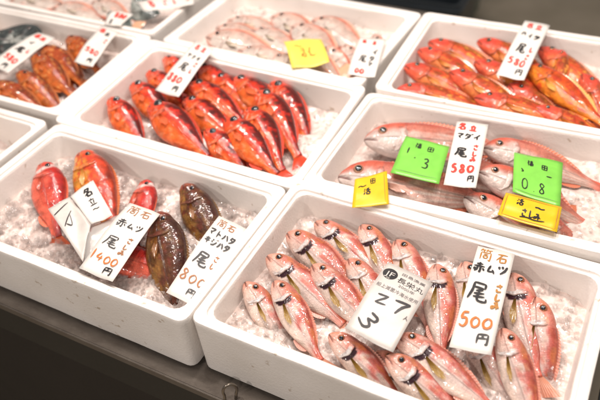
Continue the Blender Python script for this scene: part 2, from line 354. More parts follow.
def tote(name, box0, size, rotz, m, label, cat='crate'):
    sx, sy, sz = size; t = empty(name, box0); t.rotation_euler = (0, 0, rotz); tag(t, label, cat)
    loops = [(sx / 2 - .02, sy / 2 - .02, .03, 0), (sx / 2, sy / 2, .03, sz - .03), (sx / 2, sy / 2, .03, sz), (sx / 2 - .012, sy / 2 - .012, .025, sz), (sx / 2 - .014, sy / 2 - .014, .025, sz - .03), (sx / 2 - .03, sy / 2 - .03, .025, .012)]
    V = []; n = 20
    for a, b, r, z in loops: V += [(x, y, z) for x, y in rrect(a, b, r, 4)]
    F = grid_faces(len(loops), n, True) + [tuple(range(n - 1, -1, -1)), tuple(range((len(loops) - 1) * n, len(loops) * n))]
    mesh_obj('body', V, F, m, t, smooth=False)
    V = []
    for a, b, z in ((sx / 2 + .008, sy / 2 + .008, sz - .045), (sx / 2 + .012, sy / 2 + .012, sz - .035), (sx / 2 + .012, sy / 2 + .012, sz - .02), (sx / 2 + .0005, sy / 2 + .0005, sz - .015)): V += [(x, y, z) for x, y in rrect(a, b, .035, 4)]
    mesh_obj('rib', V, grid_faces(4, n, True), m, t, smooth=False)
    return t
p = at(None, 612, 400, CZ); 
tote('plastic_tray', (.50, -.06, CZ + .001), (.40, .50, .085), 0.02, TOTE, 'dark blue grey plastic tray at the right edge beside the nearest box', 'tray')
p = at(None, 384, 2, -.6); tote('plastic_crate', (p.x + .0, p.y + .25, -1.0), (.62, .4, .40), .05, TOTE, 'black plastic crate standing behind the foam boxes')
p = at(None, 408, 3, -.6); tote('plastic_crate', (p.x - .02, p.y + .75, -1.0), (.30, .30, .62), .0, TOTEG, 'grey green plastic crate standing behind the foam boxes')

# ------------------------------------------------------------------ fish
def lerp(a, b, t): return tuple(a[i] + (b[i] - a[i]) * t for i in range(3))
def ss(a, b, x):
    t = max(0, min(1, (x - a) / (b - a))); return t * t * (3 - 2 * t)
def nz(*p, o=3):
    return noise.fractal(Vector(p), 1.0, 2.0, o)
SHAPE = {  # t, upper, lower, half width  (fractions of body length)
 'bream': [(0, .006, .008, .006), (.02, .044, .040, .030), (.06, .084, .070, .052), (.12, .118, .096, .068), (.2, .142, .122, .080), (.3, .152, .138, .086), (.42, .155, .150, .086), (.55, .138, .140, .076), (.7, .100, .106, .055), (.82, .064, .066, .034), (.92, .042, .044, .020), (1, .046, .046, .012)],
 'rock': [(0, .006, .010, .010), (.02, .046, .044, .040), (.06, .086, .074, .070), (.12, .112, .092, .086), (.2, .148, .125, .104), (.3, .168, .155, .112), (.42, .166, .168, .106), (.55, .144, .152, .090), (.7, .102, .110, .062), (.82, .064, .068, .038), (.92, .044, .048, .022), (1, .048, .050, .013)],
 'long': [(0, .006, .008, .006), (.02, .038, .034, .028), (.06, .074, .056, .046), (.12, .104, .078, .060), (.2, .124, .098, .070), (.3, .130, .106, .073), (.42, .130, .114, .073), (.55, .116, .106, .064), (.7, .084, .080, .046), (.82, .054, .052, .029), (.92, .035, .034, .017), (1, .037, .037, .010)],
 'lean': [(0, .006, .008, .006), (.02, .038, .034, .028), (.06, .074, .056, .046), (.12, .104, .078, .060), (.2, .124, .098, .070), (.3, .138, .114, .078), (.42, .138, .122, .078), (.55, .122, .112, .068), (.7, .088, .084, .048), (.82, .054, .052, .029), (.92, .035, .034, .017), (1, .037, .037, .010)],
 'flat': [(0, .006, .010, .005), (.02, .045, .040, .016), (.06, .095, .080, .030), (.12, .140, .120, .042), (.2, .180, .155, .052), (.3, .205, .185, .058), (.42, .205, .195, .058), (.55, .180, .180, .050), (.7, .125, .130, .036), (.82, .076, .080, .024), (.92, .046, .048, .015), (1, .050, .050, .009)]}
def prof(name):
    A = np.array(SHAPE[name]); ts = A[:, 0]; A[:, 1:3] *= {'bream': 1.0, 'rock': 1.08, 'long': 1.30 if name == 'long' else 1}.get(name, 1)
    def f(t, c):
        # smooth (hermite) interpolation
        i = int(np.searchsorted(ts, t, side='right') - 1); i = max(0, min(len(ts) - 2, i))
        y = A[:, c]; h = ts[i + 1] - ts[i]; u = (t - ts[i]) / h
        def sl(j):
            if j == 0: return (y[1] - y[0]) / (ts[1] - ts[0])
            if j == len(ts) - 1: return (y[-1] - y[-2]) / (ts[-1] - ts[-2])
            return (y[j + 1] - y[j - 1]) / (ts[j + 1] - ts[j - 1])
        m0, m1 = sl(i) * h, sl(i + 1) * h
        return ((2 * u**3 - 3 * u**2 + 1) * y[i] + (u**3 - 2 * u**2 + u) * m0 + (-2 * u**3 + 3 * u**2) * y[i + 1] + (u**3 - u**2) * m1)
    return f
def c_pink(t, s, seed):          # rosy seaperch: pink back, cream silver belly
    n = nz(t * 6, s * 2, seed)
    c = lerp((.66, .51, .46), (.56, .15, .125), ss(-.15, .60, s + n * .9))
    c = lerp(c, (.60, .34, .15), .4 * ss(.1, .4, nz(t * 11, s * 3, seed + 4)) * ss(.0, .5, s))
    c = lerp(c, (.34, .06, .04), ss(.48, .88, s + n * .3))
    c = lerp(c, (.50, .12, .09), .55 * ss(.18, .42, nz(t * 16, s * 5, seed + 8)) * ss(-.1, .4, s))
    c = lerp(c, (.80, .66, .56), .7 * ss(-.2, -.8, s))
    if t < .3: c = lerp((.66, .30, .22), c, ss(.02, .14, t + n * .04) * .6 + .1 * ss(.1, .3, t)); c = lerp(c, (.66, .52, .46), .6 * ss(.1, -.4, s) * ss(.10, .2, t))
    c = lerp(c, (.62, .22, .07), .45 * ss(.25, .55, n + .15) * ss(.2, .8, s))
    c = lerp(c, (.72, .12, .06), .55 * ss(.75, .98, t))
    return c
def c_red(t, s, seed):           # red rockfish with dark saddles
    n = nz(t * 7, s * 2.2, seed); n2 = nz(t * 14, s * 4, seed + 9)
    c = lerp((.78, .13, .025), (.62, .028, .006), ss(-.5, .3, s + n * .5))
    c = lerp(c, (.55, .02, .01), ss(.15, .5, s + n * .45))
    c = lerp(c, (.07, .008, .006), .93 * ss(.26, .66, s + n * .5 + n2 * .55 + .10 * math.sin(t * 26 + seed)) * ss(.12, .26, t))
    c = lerp(c, (.86, .30, .13), .6 * ss(.10, .5, n2) * ss(.5, -.2, s) * ss(.2, .35, t))
    if t < .28: c = lerp(c, (.78, .06, .02), .75 * ss(.28, .12, t)); c = lerp(c, (.85, .34, .24), .7 * ss(.2, .45, n2) * ss(.4, -.2, s))
    return c
def c_salmon(t, s, seed):        # big pink red fish with silver band over the cheek
    n = nz(t * 6, s * 2, seed)
    c = lerp((.70, .13, .08), (.50, .022, .014), ss(-.4, .5, s + n * .5))
    c = lerp(c, (.30, .02, .02), .8 * ss(.7, 1, s + n * .3))
    c = lerp(c, (.80, .58, .54), .9 * ss(.05, .012, abs(t - .17 + .05 * s + n * .02)))
    return c
def c_gold(t, s, seed):          # orange yellow mottled with red
    n = nz(t * 8, s * 2.5, seed); n2 = nz(t * 13, s * 4, seed + 5)
    c = lerp((.78, .32, .05), (.60, .06, .02), ss(-.5, .3, s + n * .8))
    c = lerp(c, (.66, .05, .025), .85 * ss(.05, .4, n2)); c = lerp(c, (.22, .03, .015), .85 * ss(.7, .95, s + n * .4))
    if t < .1: c = lerp(c, (.72, .12, .06), .8)
    return c
def c_dark(t, s, seed):          # dark red brown grouper with ochre belly
    n = nz(t * 8, s * 2.5, seed); n2 = nz(t * 16, s * 5, seed + 5)
    c = lerp((.30, .14, .035), (.085, .028, .012), ss(-.8, -.2, s + n * .7)); c = lerp(c, (.20, .10, .03), .6 * ss(.12, .4, nz(t * 12, s * 4, seed + 1)))
    c = lerp(c, (.16, .03, .02), .6 * ss(.1, .4, n2)); c = lerp(c, (.035, .012, .012), .7 * ss(.5, .9, s + n * .3))
    if t < .12: c = lerp(c, (.36, .06, .035), .7 * ss(.12, .03, t))
    return c
def c_silverpink(t, s, seed):    # long pink fish with silver head and belly
    n = nz(t * 6, s * 2, seed)
    c = lerp((.62, .49, .43), (.54, .19, .14), ss(-.2, .40, s + n * .6))
    c = lerp(c, (.40, .09, .06), .6 * ss(.1, .4, nz(t * 14, s * 4, seed + 6)) * ss(-.1, .4, s)); c = lerp(c, (.40, .055, .035), ss(.55, .95, s + n * .2))
    c = lerp(c, (.48, .15, .10), .6 * (.5 + .5 * math.sin(s * 22)) * ss(.28, .4, t))
    if t < .27: c = lerp(c, (.60, .50, .46), .8 * ss(.55, .1, s + n * .3)); c = lerp(c, (.62, .12, .07), .7 * ss(.4, .7, s + n * .5))
    c = lerp(c, (.68, .10, .05), .7 * ss(.86, 1, t))
    return c
def c_rust(t, s, seed):          # orange brown rockfish
    n = nz(t * 7, s * 2.3, seed); n2 = nz(t * 15, s * 5, seed + 3)
    c = lerp((.54, .12, .022), (.32, .045, .010), ss(-.4, .5, s + n * .5)); c = lerp(c, (.17, .035, .012), .85 * ss(.45, .85, s + n * .5))
    c = lerp(c, (.74, .34, .10), .6 * ss(.2, .5, n2)); return c
def c_black(t, s, seed):
    n = nz(t * 7, s * 2.3, seed)
    c = lerp((.42, .43, .40), (.035, .042, .042), ss(-.75, -.15, s + n * .4)); return lerp(c, (.12, .14, .13), .5 * ss(.1, .4, n))
def c_pale(t, s, seed):
    n = nz(t * 6, s * 2, seed)
    c = lerp((.62, .53, .47), (.52, .36, .30), ss(-.2, .6, s + n * .5)); c = lerp(c, (.56, .13, .07), .9 * ss(.70, .93, abs(s) + n * .12))
    c = lerp(c, (.74, .42, .34), .5 * ss(.15, .5, n)); 
    if t < .1: c = lerp(c, (.68, .34, .26), .5)
    return c
def c_orange(t, s, seed):        # orange red with olive and yellow
    n = nz(t * 6, s * 2.2, seed); n2 = nz(t * 12, s * 4, seed + 3)
    c = lerp((.74, .20, .06), (.60, .065, .025), ss(-.5, .3, s + n * .5)); c = lerp(c, (.24, .065, .012), .85 * ss(.20, .75, s + n * .8))
    c = lerp(c, (.80, .36, .05), .75 * ss(.12, .45, n2) * ss(.25, .45, t)); c = lerp(c, (.74, .07, .05), .7 * ss(.3, .15, t))
    return c
def c_yellow(t, s, seed):
    n = nz(t * 6, s * 2.2, seed); c = lerp((.76, .22, .022), (.56, .07, .012), ss(-.3, .5, s + n * .7)); return lerp(c, (.50, .04, .015), .85 * ss(.1, .4, n))
def c_grey(t, s, seed):
    n = nz(t * 7, s * 2.3, seed); c = lerp((.36, .38, .35), (.075, .10, .095), ss(-.5, .3, s + n * .5)); return lerp(c, (.18, .21, .19), .5 * ss(.1, .4, n))
# kind: shape, body length, colour, gill colour, crescent?, fin colour, pectoral colour, iris, eye radius, material
KIND = {
 'pink':   ('bream', .158, c_pink, (.66, .55, .50), True, (.64, .24, .17), (.42, .24, .055), (.34, .11, .04), .035, SKIN),
 'red':    ('rock', .185, c_red, (.84, .20, .10), False, (.62, .05, .02), (.86, .13, .03), (.05, .05, .04), .047, SKIN_BIG),
 'salmon': ('rock', .23, c_salmon, (.72, .16, .11), False, (.70, .12, .05), (.62, .10, .05), (.12, .03, .02), .030, SKIN_BIG),
 'gold':   ('rock', .23, c_gold, (.76, .28, .06), False, (.66, .16, .05), (.80, .35, .08), (.25, .10, .03), .026, SKIN_BIG),
 'dark':   ('rock', .225, c_dark, (.11, .028, .02), False, (.20, .09, .03), (.30, .11, .025), (.14, .05, .02), .030, SKIN_BIG),
 'silver': ('long', .235, c_silverpink, (.58, .48, .44), False, (.66, .17, .09), (.66, .36, .28), (.40, .20, .12), .034, SKIN),
 'rust':   ('rock', .19, c_rust, (.50, .16, .05), False, (.48, .12, .03), (.62, .14, .03), (.2, .08, .03), .028, SKIN_BIG),
 'black':  ('flat', .17, c_black, (.12, .13, .13), False, (.06, .06, .06), (.15, .16, .15), (.1, .1, .08), .022, SKIN_BIG),
 'pale':   ('flat', .16, c_pale, (.72, .60, .54), False, (.74, .36, .25), (.76, .62, .50), (.30, .16, .12), .030, SKIN),
 'orange': ('lean', .215, c_orange, (.74, .16, .09), False, (.66, .14, .04), (.80, .26, .04), (.3, .12, .03), .026, SKIN_BIG),
 'yellow': ('lean', .23, c_yellow, (.78, .20, .05), False, (.78, .3, .04), (.86, .4, .06), (.3, .12, .03), .024, SKIN_BIG),
 'grey':   ('flat', .20, c_grey, (.24, .28, .26), False, (.14, .17, .15), (.3, .33, .3), (.1, .1, .08), .022, SKIN_BIG),
}
def make_fish(kind, seed, bend):
    shp, Lb, colf, gillc, cres, finc, pecc, irc, er, skin = KIND[kind]; cres = cres and seed % 3 != 2
    pf = prof(shp); rs = random.Random(seed * 13 + 1)
    ts = sorted(set([round(.5 * (1 - math.cos(math.pi * i / 30)) * .06, 5) for i in range(12)] + [round(.06 + .32 * i / 46, 5) for i in range(47)] + [round(.385 + .615 * i / 34, 5) for i in range(35)]))
    NR = 52; V = []; C = []; U = []
    def cy(t): return bend * t * t
    def surf(t, y, off=0, side=1):      # y relative to the axis (fraction), returns local metres
        h = pf(t, 1) if y >= 0 else pf(t, 2); wv = pf(t, 3)
        k = max(0, 1 - (abs(y) / max(h, 1e-5)) ** 2) ** .5
        return Vector((t * Lb, (y + cy(t)) * Lb, side * (k * wv * Lb + off)))
    for t in ts:
        hu, hl, hw = pf(t, 1), pf(t, 2), pf(t, 3)
        for j in range(NR):
            a = 2 * math.pi * j / NR; s = math.sin(a); c = math.cos(a)
            y = (hu if s >= 0 else hl) * s; z = hw * (abs(c) ** .92) * (1 if c >= 0 else -1)
            dis = 0; col = colf(t, s, seed)
            # mouth line
            ym = -.10 - 1.4 * max(0, t) ; md = abs(y - (-.004 - .30 * t))
            if t < .105 and md < .012:
                q = ss(.012, .003, md) * ss(.105, .08, t); dis -= .007 * q; col = lerp(col, (.10, .02, .015), .85 * q)
            # operculum step and cheek ridge
            te = .285 - .06 * (s - .1) ** 2
            dis += .004 * ss(.13, .22, t) * (1 - ss(te - .004, te + .012, t)) * ss(.95, .6, abs(s))
            pre = .19 - .05 * s * s
            dis -= .0022 * ss(.010, .002, abs(t - pre)) * ss(.75, .4, abs(s)); 
            if cres:
                wd = .058 * ss(.72, .42, abs(s + .10)); q = ss(te - .022, te - .010, t) * (1 - ss(te + wd - .012, te + wd + .004, t)) * ss(.74, .60, abs(s + .10)); col = lerp(col, (.030, .006, .012), q)
            # eye socket
            de = math.hypot((t - .125), (y - .052 * (1.35 if shp == 'flat' else 1)))
            dis -= .004 * ss(.055, .03, de)
            # lateral line and flank undulation
            dis += .0016 * nz(t * 9, s * 2, seed + 3)
            sag = -.10 * hw * ss(.2, .5, t)
            y *= 1; k = 1 + dis / max(hw, .02)
            V.append((t * Lb, (y + cy(t)) * Lb, (z * k + dis * (1 if c > 0 else -1) * .3) * Lb)); C.append(col)
            U.append((t * Lb, j / NR * .30 * Lb * 2.0))
    nS = len(ts); F = grid_faces(nS, NR, True); F.append(tuple(range(NR))[::-1]); F.append(tuple(range((nS - 1) * NR, nS * NR)))
    root = empty('pink_fish')
    body = mesh_obj('body', V, F, skin, root, cols=C, uvs=U)
    # gill cover (both sides)
    for side in (1, -1):
        V = []; C = []; nu, nv = 12, 14
        for i in range(nu + 1):
            for j in range(nv):
                s = -.80 + 1.32 * j / (nv - 1); te = .29 - .07 * (s - .1) ** 2 + .004 * math.sin(s * 9 + seed)
                u = min(i, nu - 1) / (nu - 1); t = .165 + (te - .165) * u; hh = pf(t, 1) if s > 0 else pf(t, 2)
                off = (-.0008 + .0030 * ss(0, 1, u) + .0006 * math.sin(u * 9 + s * 3)) * Lb / .17 if i < nu else -.0012
                p = surf(t, hh * s, off, side); V.append(p)
                n = nz(t * 30, s * 5, seed + 2); col = lerp(gillc, colf(t, s, seed), .35 + .6 * ss(-.1, .4, s + n * .6))
                if cres or kind == 'pink': col = lerp(col, (.60, .58, .57), .9 * ss(.05, .5, u + n * .9) * ss(.75, .35, abs(s + .2)) * ss(1.02, .94, u))
                C.append(lerp(col, (.20, .06, .04), .5 * ss(.05, .5, n) ))
        mesh_obj('gill_cover', V, grid_faces(nu + 1, nv), skin, root, cols=C, uvs=[(v.x * 1.3, v.y * 1.3) for v in V])
    # eyes
    ey = .052 * (1.35 if shp == 'flat' else 1)
    for side in (1, -1):
        for (nm, r, zf, off, m) in (('eye', er, .42, -.004, iris(irc)), ('pupil', er * .66, .34, .0050 * er / .03, PUPIL)):
            c = surf(.125, ey, off * Lb, side); V = []; nu, nv = 9, 16
            for i in range(nu):
                th = math.pi * i / (nu - 1)
                for j in range(nv):
                    ph = 2 * math.pi * j / nv; V.append(c + Vector((r * Lb * math.sin(th) * math.cos(ph), r * Lb * math.sin(th) * math.sin(ph), side * r * Lb * zf * math.cos(th) + (0))))
            if nm == 'eye': eo = mesh_obj('eye', V, grid_faces(nu, nv, True), m, root)
            else: mesh_obj('pupil', V, grid_faces(nu, nv, True), m, eo)
    # pectoral fins: rays hugging the flank
    nr = 9
    for side in (1, -1):
        V = []; C = []; ln = {'pink': .27, 'red': .21}.get(kind, .20) * rs.uniform(.88, 1.05); a0 = math.radians(rs.uniform(-16, -8)); sp = math.radians({'pink': rs.uniform(9, 17), 'red': 30}.get(kind, rs.uniform(14, 26))); M = 9
        for i in range(nr * 2 + 1):
            f = i / (nr * 2); a = a0 - sp * (f - .4); l = ln * (1 - .75 * abs(f - .35) ** 1.2) * (1 if i % 2 else .86) * rs.uniform(.93, 1.03)
            for j in range(M):
                q = j / (M - 1); t = (.325 if cres else .29) + math.cos(a) * l * q; y = -.030 - .020 * (f - .5) + math.sin(a) * l * q
                p = surf(t, max(-.9 * pf(t, 2), y), .0012 + .0009 * (i % 2) + .004 * q * q, side); V.append(p)
                c = lerp(pecc, (min(1, pecc[0] * 1.35), pecc[1] * 1.5, pecc[2] * 1.5), .6 if i % 2 else 0); c = c if i % 2 else tuple(v * .55 for v in c); C.append(lerp(c, (pecc[0] * .45, pecc[1] * .4, pecc[2] * .4), .6 * (1 - q) ** 3))
        mesh_obj('pectoral_fin', V, grid_faces(nr * 2 + 1, M), FIN, root, smooth=False, cols=C)
    def strip(name, t0, t1, sgn, h, nr, spiny, col, lean=.35, hfun=None):
        V = []; C = []; M = 4
        for i in range(nr * 2 + 1):
            f = i / (nr * 2); t = t0 + (t1 - t0) * f; hh = pf(t, 1) if sgn > 0 else -pf(t, 2)
            l = h * (math.sin(math.pi * min(1, f * .92 + .10)) ** .6) * (1 if i % 2 == 0 else (.62 if spiny and f < .6 else .92))
            for j in range(M):
                q = j / (M - 1)
                V.append(Vector(((t + l * q * .8) * Lb, (hh * .96 + cy(t) + sgn * l * q * .85) * Lb, (lean * l * q + .0012 * (i % 2)) * Lb)))
                C.append(lerp(col, (min(1, col[0] * 1.25), min(1, col[1] * 2.0), min(1, col[2] * 2.2)), .6 * q * (i % 2)))
        mesh_obj(name, V, grid_faces(nr * 2 + 1, M), FIN, root, smooth=False, cols=C)
    strip('dorsal_fin', .28, .86, 1, .036, 22, True, finc, .3)
    strip('anal_fin', .66, .84, -1, .045, 9, False, finc, .2)
    # pelvic fins
    for side in (1, -1):
        V = []; C = []
        for i in range(9):
            f = i / 8; l = .11 * (1 - .5 * f)
            for j in range(5):
                q = j / 4; t = .34 + l * q; V.append(Vector((t * Lb, (-pf(.34, 2) * .93 + cy(t) - l * q * (.04 + .22 * f)) * Lb, side * (.018 + .012 * q + .002 * (i % 2)) * Lb))); C.append(lerp(finc, (min(1, finc[0] * 1.2), finc[1] * 1.8, finc[2] * 1.8), .5 * (i % 2)))
        mesh_obj('pelvic_fin', V, grid_faces(9, 5), FIN, root, smooth=False, cols=C)
    # tail
    V = []; C = []; nr = 14; M = 6; tw = rs.uniform(-.3, .3)
    for i in range(nr * 2 + 1):
        f = i / (nr * 2) * 2 - 1; a = f * math.radians(30); l = (.13 if kind == 'red' else .17) + .045 * abs(f) ** 1.5
        for j in range(M):
            q = j / (M - 1); V.append(Vector(((.985 + math.cos(a) * l * q) * Lb, (cy(1) + bend * 2 * l * q + f * .042 + math.sin(a) * l * q) * Lb, (.0025 * (i % 2) + tw * q * l * f * .5 - .03 * q * q) * Lb)))
            C.append(lerp(finc, (min(1, finc[0] * 1.2), finc[1] * 2.0, finc[2] * 1.6), .6 * (i % 2) * (1 - q * .5)))
    mesh_obj('tail_fin', V, grid_faces(nr * 2 + 1, M), FIN, root, smooth=False, cols=C)
    root.name = {'pink': 'pink_fish', 'red': 'red_rockfish', 'salmon': 'red_fish', 'gold': 'orange_fish', 'dark': 'brown_grouper', 'silver': 'long_pink_fish', 'rust': 'orange_rockfish', 'black': 'black_fish', 'pale': 'pale_flat_fish', 'orange': 'orange_red_fish', 'yellow': 'orange_yellow_fish', 'grey': 'grey_fish'}[kind]
    return root
PROTO = {}; CNT = {}
GROUP = {'A': 'pink fish in the nearest foam box', 'B': 'large fish on ice in the front left box', 'C': 'bright red fish in the middle box', 'D': 'long pink fish in the green labelled box', 'E': 'fish in the far left box', 'F': 'pale flat fish in the back box', 'G': 'orange red fish in the back right box', 'H': 'fish in the top left corner box'}
CAT = {}
def copy_tree(o, parent=None):
    c = o.copy(); scene.collection.objects.link(c)
    if parent is not None: c.parent = parent
    for ch in list(o.children): copy_tree(ch, c)
    return c
BENDS = (-.02, -.06, .03)
BENDK = {'silver': (-.10, -.14, -.06), 'red': (-.06, -.10, -.02), 'pale': (-.03, -.08, .02), 'orange': (-.05, -.09, -.02), 'dark': (-.08, -.05, -.03)}
LBT = {k: v[1] * 1.14 for k, v in KIND.items()}
def fish(box, kind, var, s, e, zs, ze, label, scale=1.0, roll=0, mirror=False, cat='fish'):
    """snout pixel, a pixel towards the tail, heights of both over the rim plane"""
    CNT[kind] = CNT.get(kind, 0) + 1; var += 3 * (CNT[kind] % 2)
    key = (kind, var)
    if key not in PROTO: PROTO[key] = [make_fish(kind, var + 3 * len(kind), BENDK.get(kind, BENDS)[var % 3] * (1 if var < 3 else -.3) - (0 if var < 3 else .02)), False]
    pr = PROTO[key]
    if not pr[1]: o = pr[0]; pr[1] = True
    else: o = copy_tree(pr[0])
    jr = random.Random(label); roll += jr.uniform(-7, 7); scale *= jr.uniform(.95, 1.06)
    a = at(box, *s, zs); b = at(box, *e, ze)
    # keep the tail inside the foam walls: dip it into the ice, then swing it along the box
    Mi = MB[box].inverted(); la = Mi @ a; d = (Mi @ b - la).normalized(); Lt = LBT[kind] * scale
    hx, hy = (L0 + BOX[box][6]) / 2 - RIM - .010, (W0 + BOX[box][7]) / 2 - RIM - .011
    shr = 1.0
    for it in range(60):
        t = la + d * Lt
        if abs(t.x) < hx and abs(t.y) < hy: break
        if it % 2 == 0 and shr > .86: Lt *= .975; scale *= .975; shr *= .975
        elif d.z > -.32: d = Vector((d.x, d.y, d.z - .03)).normalized()
        elif abs(t.y) >= hy: d = Vector((d.x * 1.0 + (.03 if d.x >= 0 else -.03), d.y * .93, d.z)).normalized()
        else: d = Vector((d.x * .93, d.y - .03, d.z)).normalized()
    b = MB[box] @ (la + d)
    X = (b - a).normalized(); up = MB[box].to_3x3() @ Vector((0, 0, 1))
    Y = up.cross(X).normalized(); Z = X.cross(Y).normalized()
    R = Matrix((X, Y, Z)).transposed() @ Matrix.Rotation(math.radians(roll + (-16 if mirror else 16)), 3, 'X')
    if mirror: R = R @ Matrix.Rotation(math.pi, 3, 'X')
    o.matrix_world = Matrix.Translation(a) @ R.to_4x4() @ Matrix.Scale(scale, 4)
    tag(o, label, cat, GROUP[box])
    return o
exec_fish = []
# nearest box
fish('A', 'pink', 0, (315, 222), (372, 268), -.030, -.044, 'pink fish second from the left in the back row of the nearest box', scale=1.08)
fish('A', 'pink', 1, (361, 225), (392, 276), -.030, -.044, 'pink fish third from the left in the back row of the nearest box', scale=1.08)
fish('A', 'pink', 2, (396, 240), (420, 296), -.030, -.042, 'pink fish whose head shows just above the round mark on the printed card', scale=1.08)
fish('A', 'pink', 0, (287, 233), (343, 277), -.027, -.042, 'leftmost back row pink fish of the nearest box with dark gill crescent', roll=4, scale=1.08)
fish('A', 'pink', 1, (512, 273), (528, 340), -.028, -.040, 'pink fish showing right behind the 500 yen card', scale=1.08)
fish('A', 'pink', 2, (464, 262), (480, 330), -.042, -.050, 'pink fish mostly hidden under the 500 yen card', scale=1.08)
fish('A', 'pink', 2, (348, 259), (378, 302), -.026, -.044, 'small pink fish between the middle of the left rows and the printed card', scale=0.95)
fish('A', 'pink', 0, (267, 256), (324, 305), -.024, -.042, 'pink fish at the left wall of the nearest box, one up from the corner', roll=3, scale=1.08)
fish('A', 'pink', 1, (312, 265), (361, 318), -.018, -.040, 'pink fish with dark gill crescent directly left of the printed card', scale=1.08)
fish('A', 'pink', 2, (245, 282), (281, 343), -.026, -.040, 'pink fish in the front left corner of the nearest box', roll=-6, scale=1.08)
fish('A', 'pink', 0, (274, 281), (318, 352), -.016, -.034, 'pink fish second from the front left corner with the widest dark gill crescent', scale=1.08)
fish('A', 'pink', 1, (436, 264), (446, 342), -.024, -.040, 'pink fish lying upright between the printed card and the 500 yen card', roll=-5, scale=1.08)
fish('A', 'pink', 2, (536, 297), (577, 388), -.020, -.040, 'pink fish furthest right in the nearest box with spread golden fin', scale=1.24)
fish('A', 'pink', 1, (374, 352), (430, 398), -.034, -.044, 'pink fish partly under the two lowest ones at the front rim', scale=1.08)
fish('A', 'pink', 0, (329, 334), (392, 386), -.014, -.030, 'pink fish at the front rim below the printed card', roll=8, scale=1.08)
fish('A', 'pink', 2, (502, 328), (552, 412), -.010, -.026, 'pink fish below the 500 yen card with its gold fin spread in thin rays', scale=1.08)
fish('A', 'pink', 1, (396, 335), (476, 396), -.012, -.030, 'pink fish lying diagonally below the right corner of the printed card', scale=1.08)
fish('A', 'pink', 0, (386, 356), (438, 410), -.008, -.022, 'pink fish lowest in the picture at the front rim, cut by the lower edge', scale=1.08)
fish('A', 'pink', 2, (466, 334), (516, 398), -.040, -.048, 'pink fish low in the ice just below the bottom edge of the 500 yen card', scale=1.05)
# front left box
fish('B', 'salmon', 0, (44, 163), (60, 246), -.012, -.052, 'pinkish red fish with a silver band over its cheek, leftmost on the ice', roll=-4, scale=.84)
fish('B', 'gold', 1, (82, 152), (112, 226), -.010, -.050, 'orange and red mottled fish behind the folded card', roll=4, scale=.95)
fish('B', 'salmon', 2, (147, 180), (136, 236), -.022, -.046, 'small pink red fish poking out above the 1400 yen card', scale=.62)
fish('B', 'dark', 1, (184, 184), (226, 236), -.012, -.034, 'dark red brown grouper with head up behind the 800 yen card', scale=.92)
fish('B', 'dark', 0, (158, 212), (188, 302), -.004, -.030, 'big dark brown grouper with ochre belly between the two price cards', scale=1.05)
fish('B', 'salmon', 1, (100, 252), (150, 268), -.040, -.050, 'red fish tucked under the 1400 yen card with orange fins showing', scale=.7)
fish('B', 'gold', 0, (136, 214), (108, 244), -.038, -.046, 'thin ochre fish under the clear sleeve, tail to the lower left', scale=.35)
fish('B', 'gold', 2, (134, 228), (96, 246), -.036, -.044, 'small ochre fish lowest under the clear sleeve beside the 1400 yen card', scale=.35)
# middle box
fish('C', 'red', 0, (199, 66), (238, 104), -.030, -.046, 'bright red fish mostly under the top of the price card in the middle box', scale=.95)
fish('C', 'red', 1, (165, 57), (205, 96), -.030, -.050, 'bright red fish at the back left just left of the price card', scale=.9)
fish('C', 'red', 2, (148, 72), (188, 110), -.028, -.050, 'bright red fish at the left, lower left of the price card', scale=.9)
fish('C', 'red', 0, (213, 77), (253, 106), -.030, -.050, 'orange bellied red fish at the back of the middle box right of the card', scale=.95)
fish('C', 'red', 2, (132, 84), (170, 122), -.026, -.048, 'bright red fish second up along the left wall of the middle box', scale=.95)
fish('C', 'red', 1, (270, 83), (325, 137), -.022, -.042, 'bright red fish furthest right along the back of the middle box', scale=1.14)
fish('C', 'red', 1, (184, 100), (232, 138), -.026, -.046, 'bright red fish below the price card in the middle of the heap')
fish('C', 'red', 0, (190, 84), (245, 120), -.016, -.042, 'bright red fish whose black eye shows right below the price card')
fish('C', 'red', 0, (110, 98), (150, 148), -.016, -.036, 'bright red fish in the left corner of the middle box', scale=1.08)
fish('C', 'red', 1, (258, 92), (312, 152), -.014, -.036, 'bright red fish second from the right in the middle box', scale=1.12)
fish('C', 'red', 2, (150, 105), (205, 152), -.010, -.030, 'orange bellied red fish second from the left at the front of the middle box', scale=1.08)
fish('C', 'red', 1, (247, 109), (296, 172), -.008, -.030, 'red fish with dark back third from the right in the middle box', scale=1.1)
fish('C', 'red', 2, (226, 120), (280, 176), -.008, -.028, 'red fish with dark back at the front, fourth from the right')
fish('C', 'red', 0, (205, 130), (262, 176), -.006, -.024, 'red fish lowest at the front centre of the middle box', scale=.94)
fish('C', 'red', 1, (232, 80), (290, 118), -.030, -.046, 'bright red fish between the two fish furthest right and the orange bellied one', scale=1.0)
# right box with green labels
fish('D', 'silver', 0, (364, 140), (450, 146), -.018, -.030, 'long pink fish at the back left, its back arching over the first green label', scale=1.18)
fish('D', 'silver', 1, (483, 148), (560, 163), -.006, -.026, 'long pink fish at the back right with its back over the second green label', scale=1.0)
fish('D', 'silver', 2, (338, 177), (440, 194), -.012, -.028, 'long pink fish with silver snout in the left corner beside the small yellow label', scale=1.24)
fish('D', 'silver', 0, (478, 172), (560, 196), -.004, -.024, 'long pink fish with silver head between the white card and the green label', scale=1.0)
fish('D', 'silver', 2, (464, 197), (560, 219), -.014, -.024, 'long pink fish at the front rim behind the large yellow label', scale=1.05)
fish('D', 'silver', 1, (420, 166), (520, 184), -.034, -.040, 'long pink fish in the lower layer under the 580 yen card', scale=1.1)
fish('D', 'silver', 1, (522, 190), (600, 222), -.030, -.036, 'pink fish under the 0.8 label, only its tail half showing at the right', scale=.74)
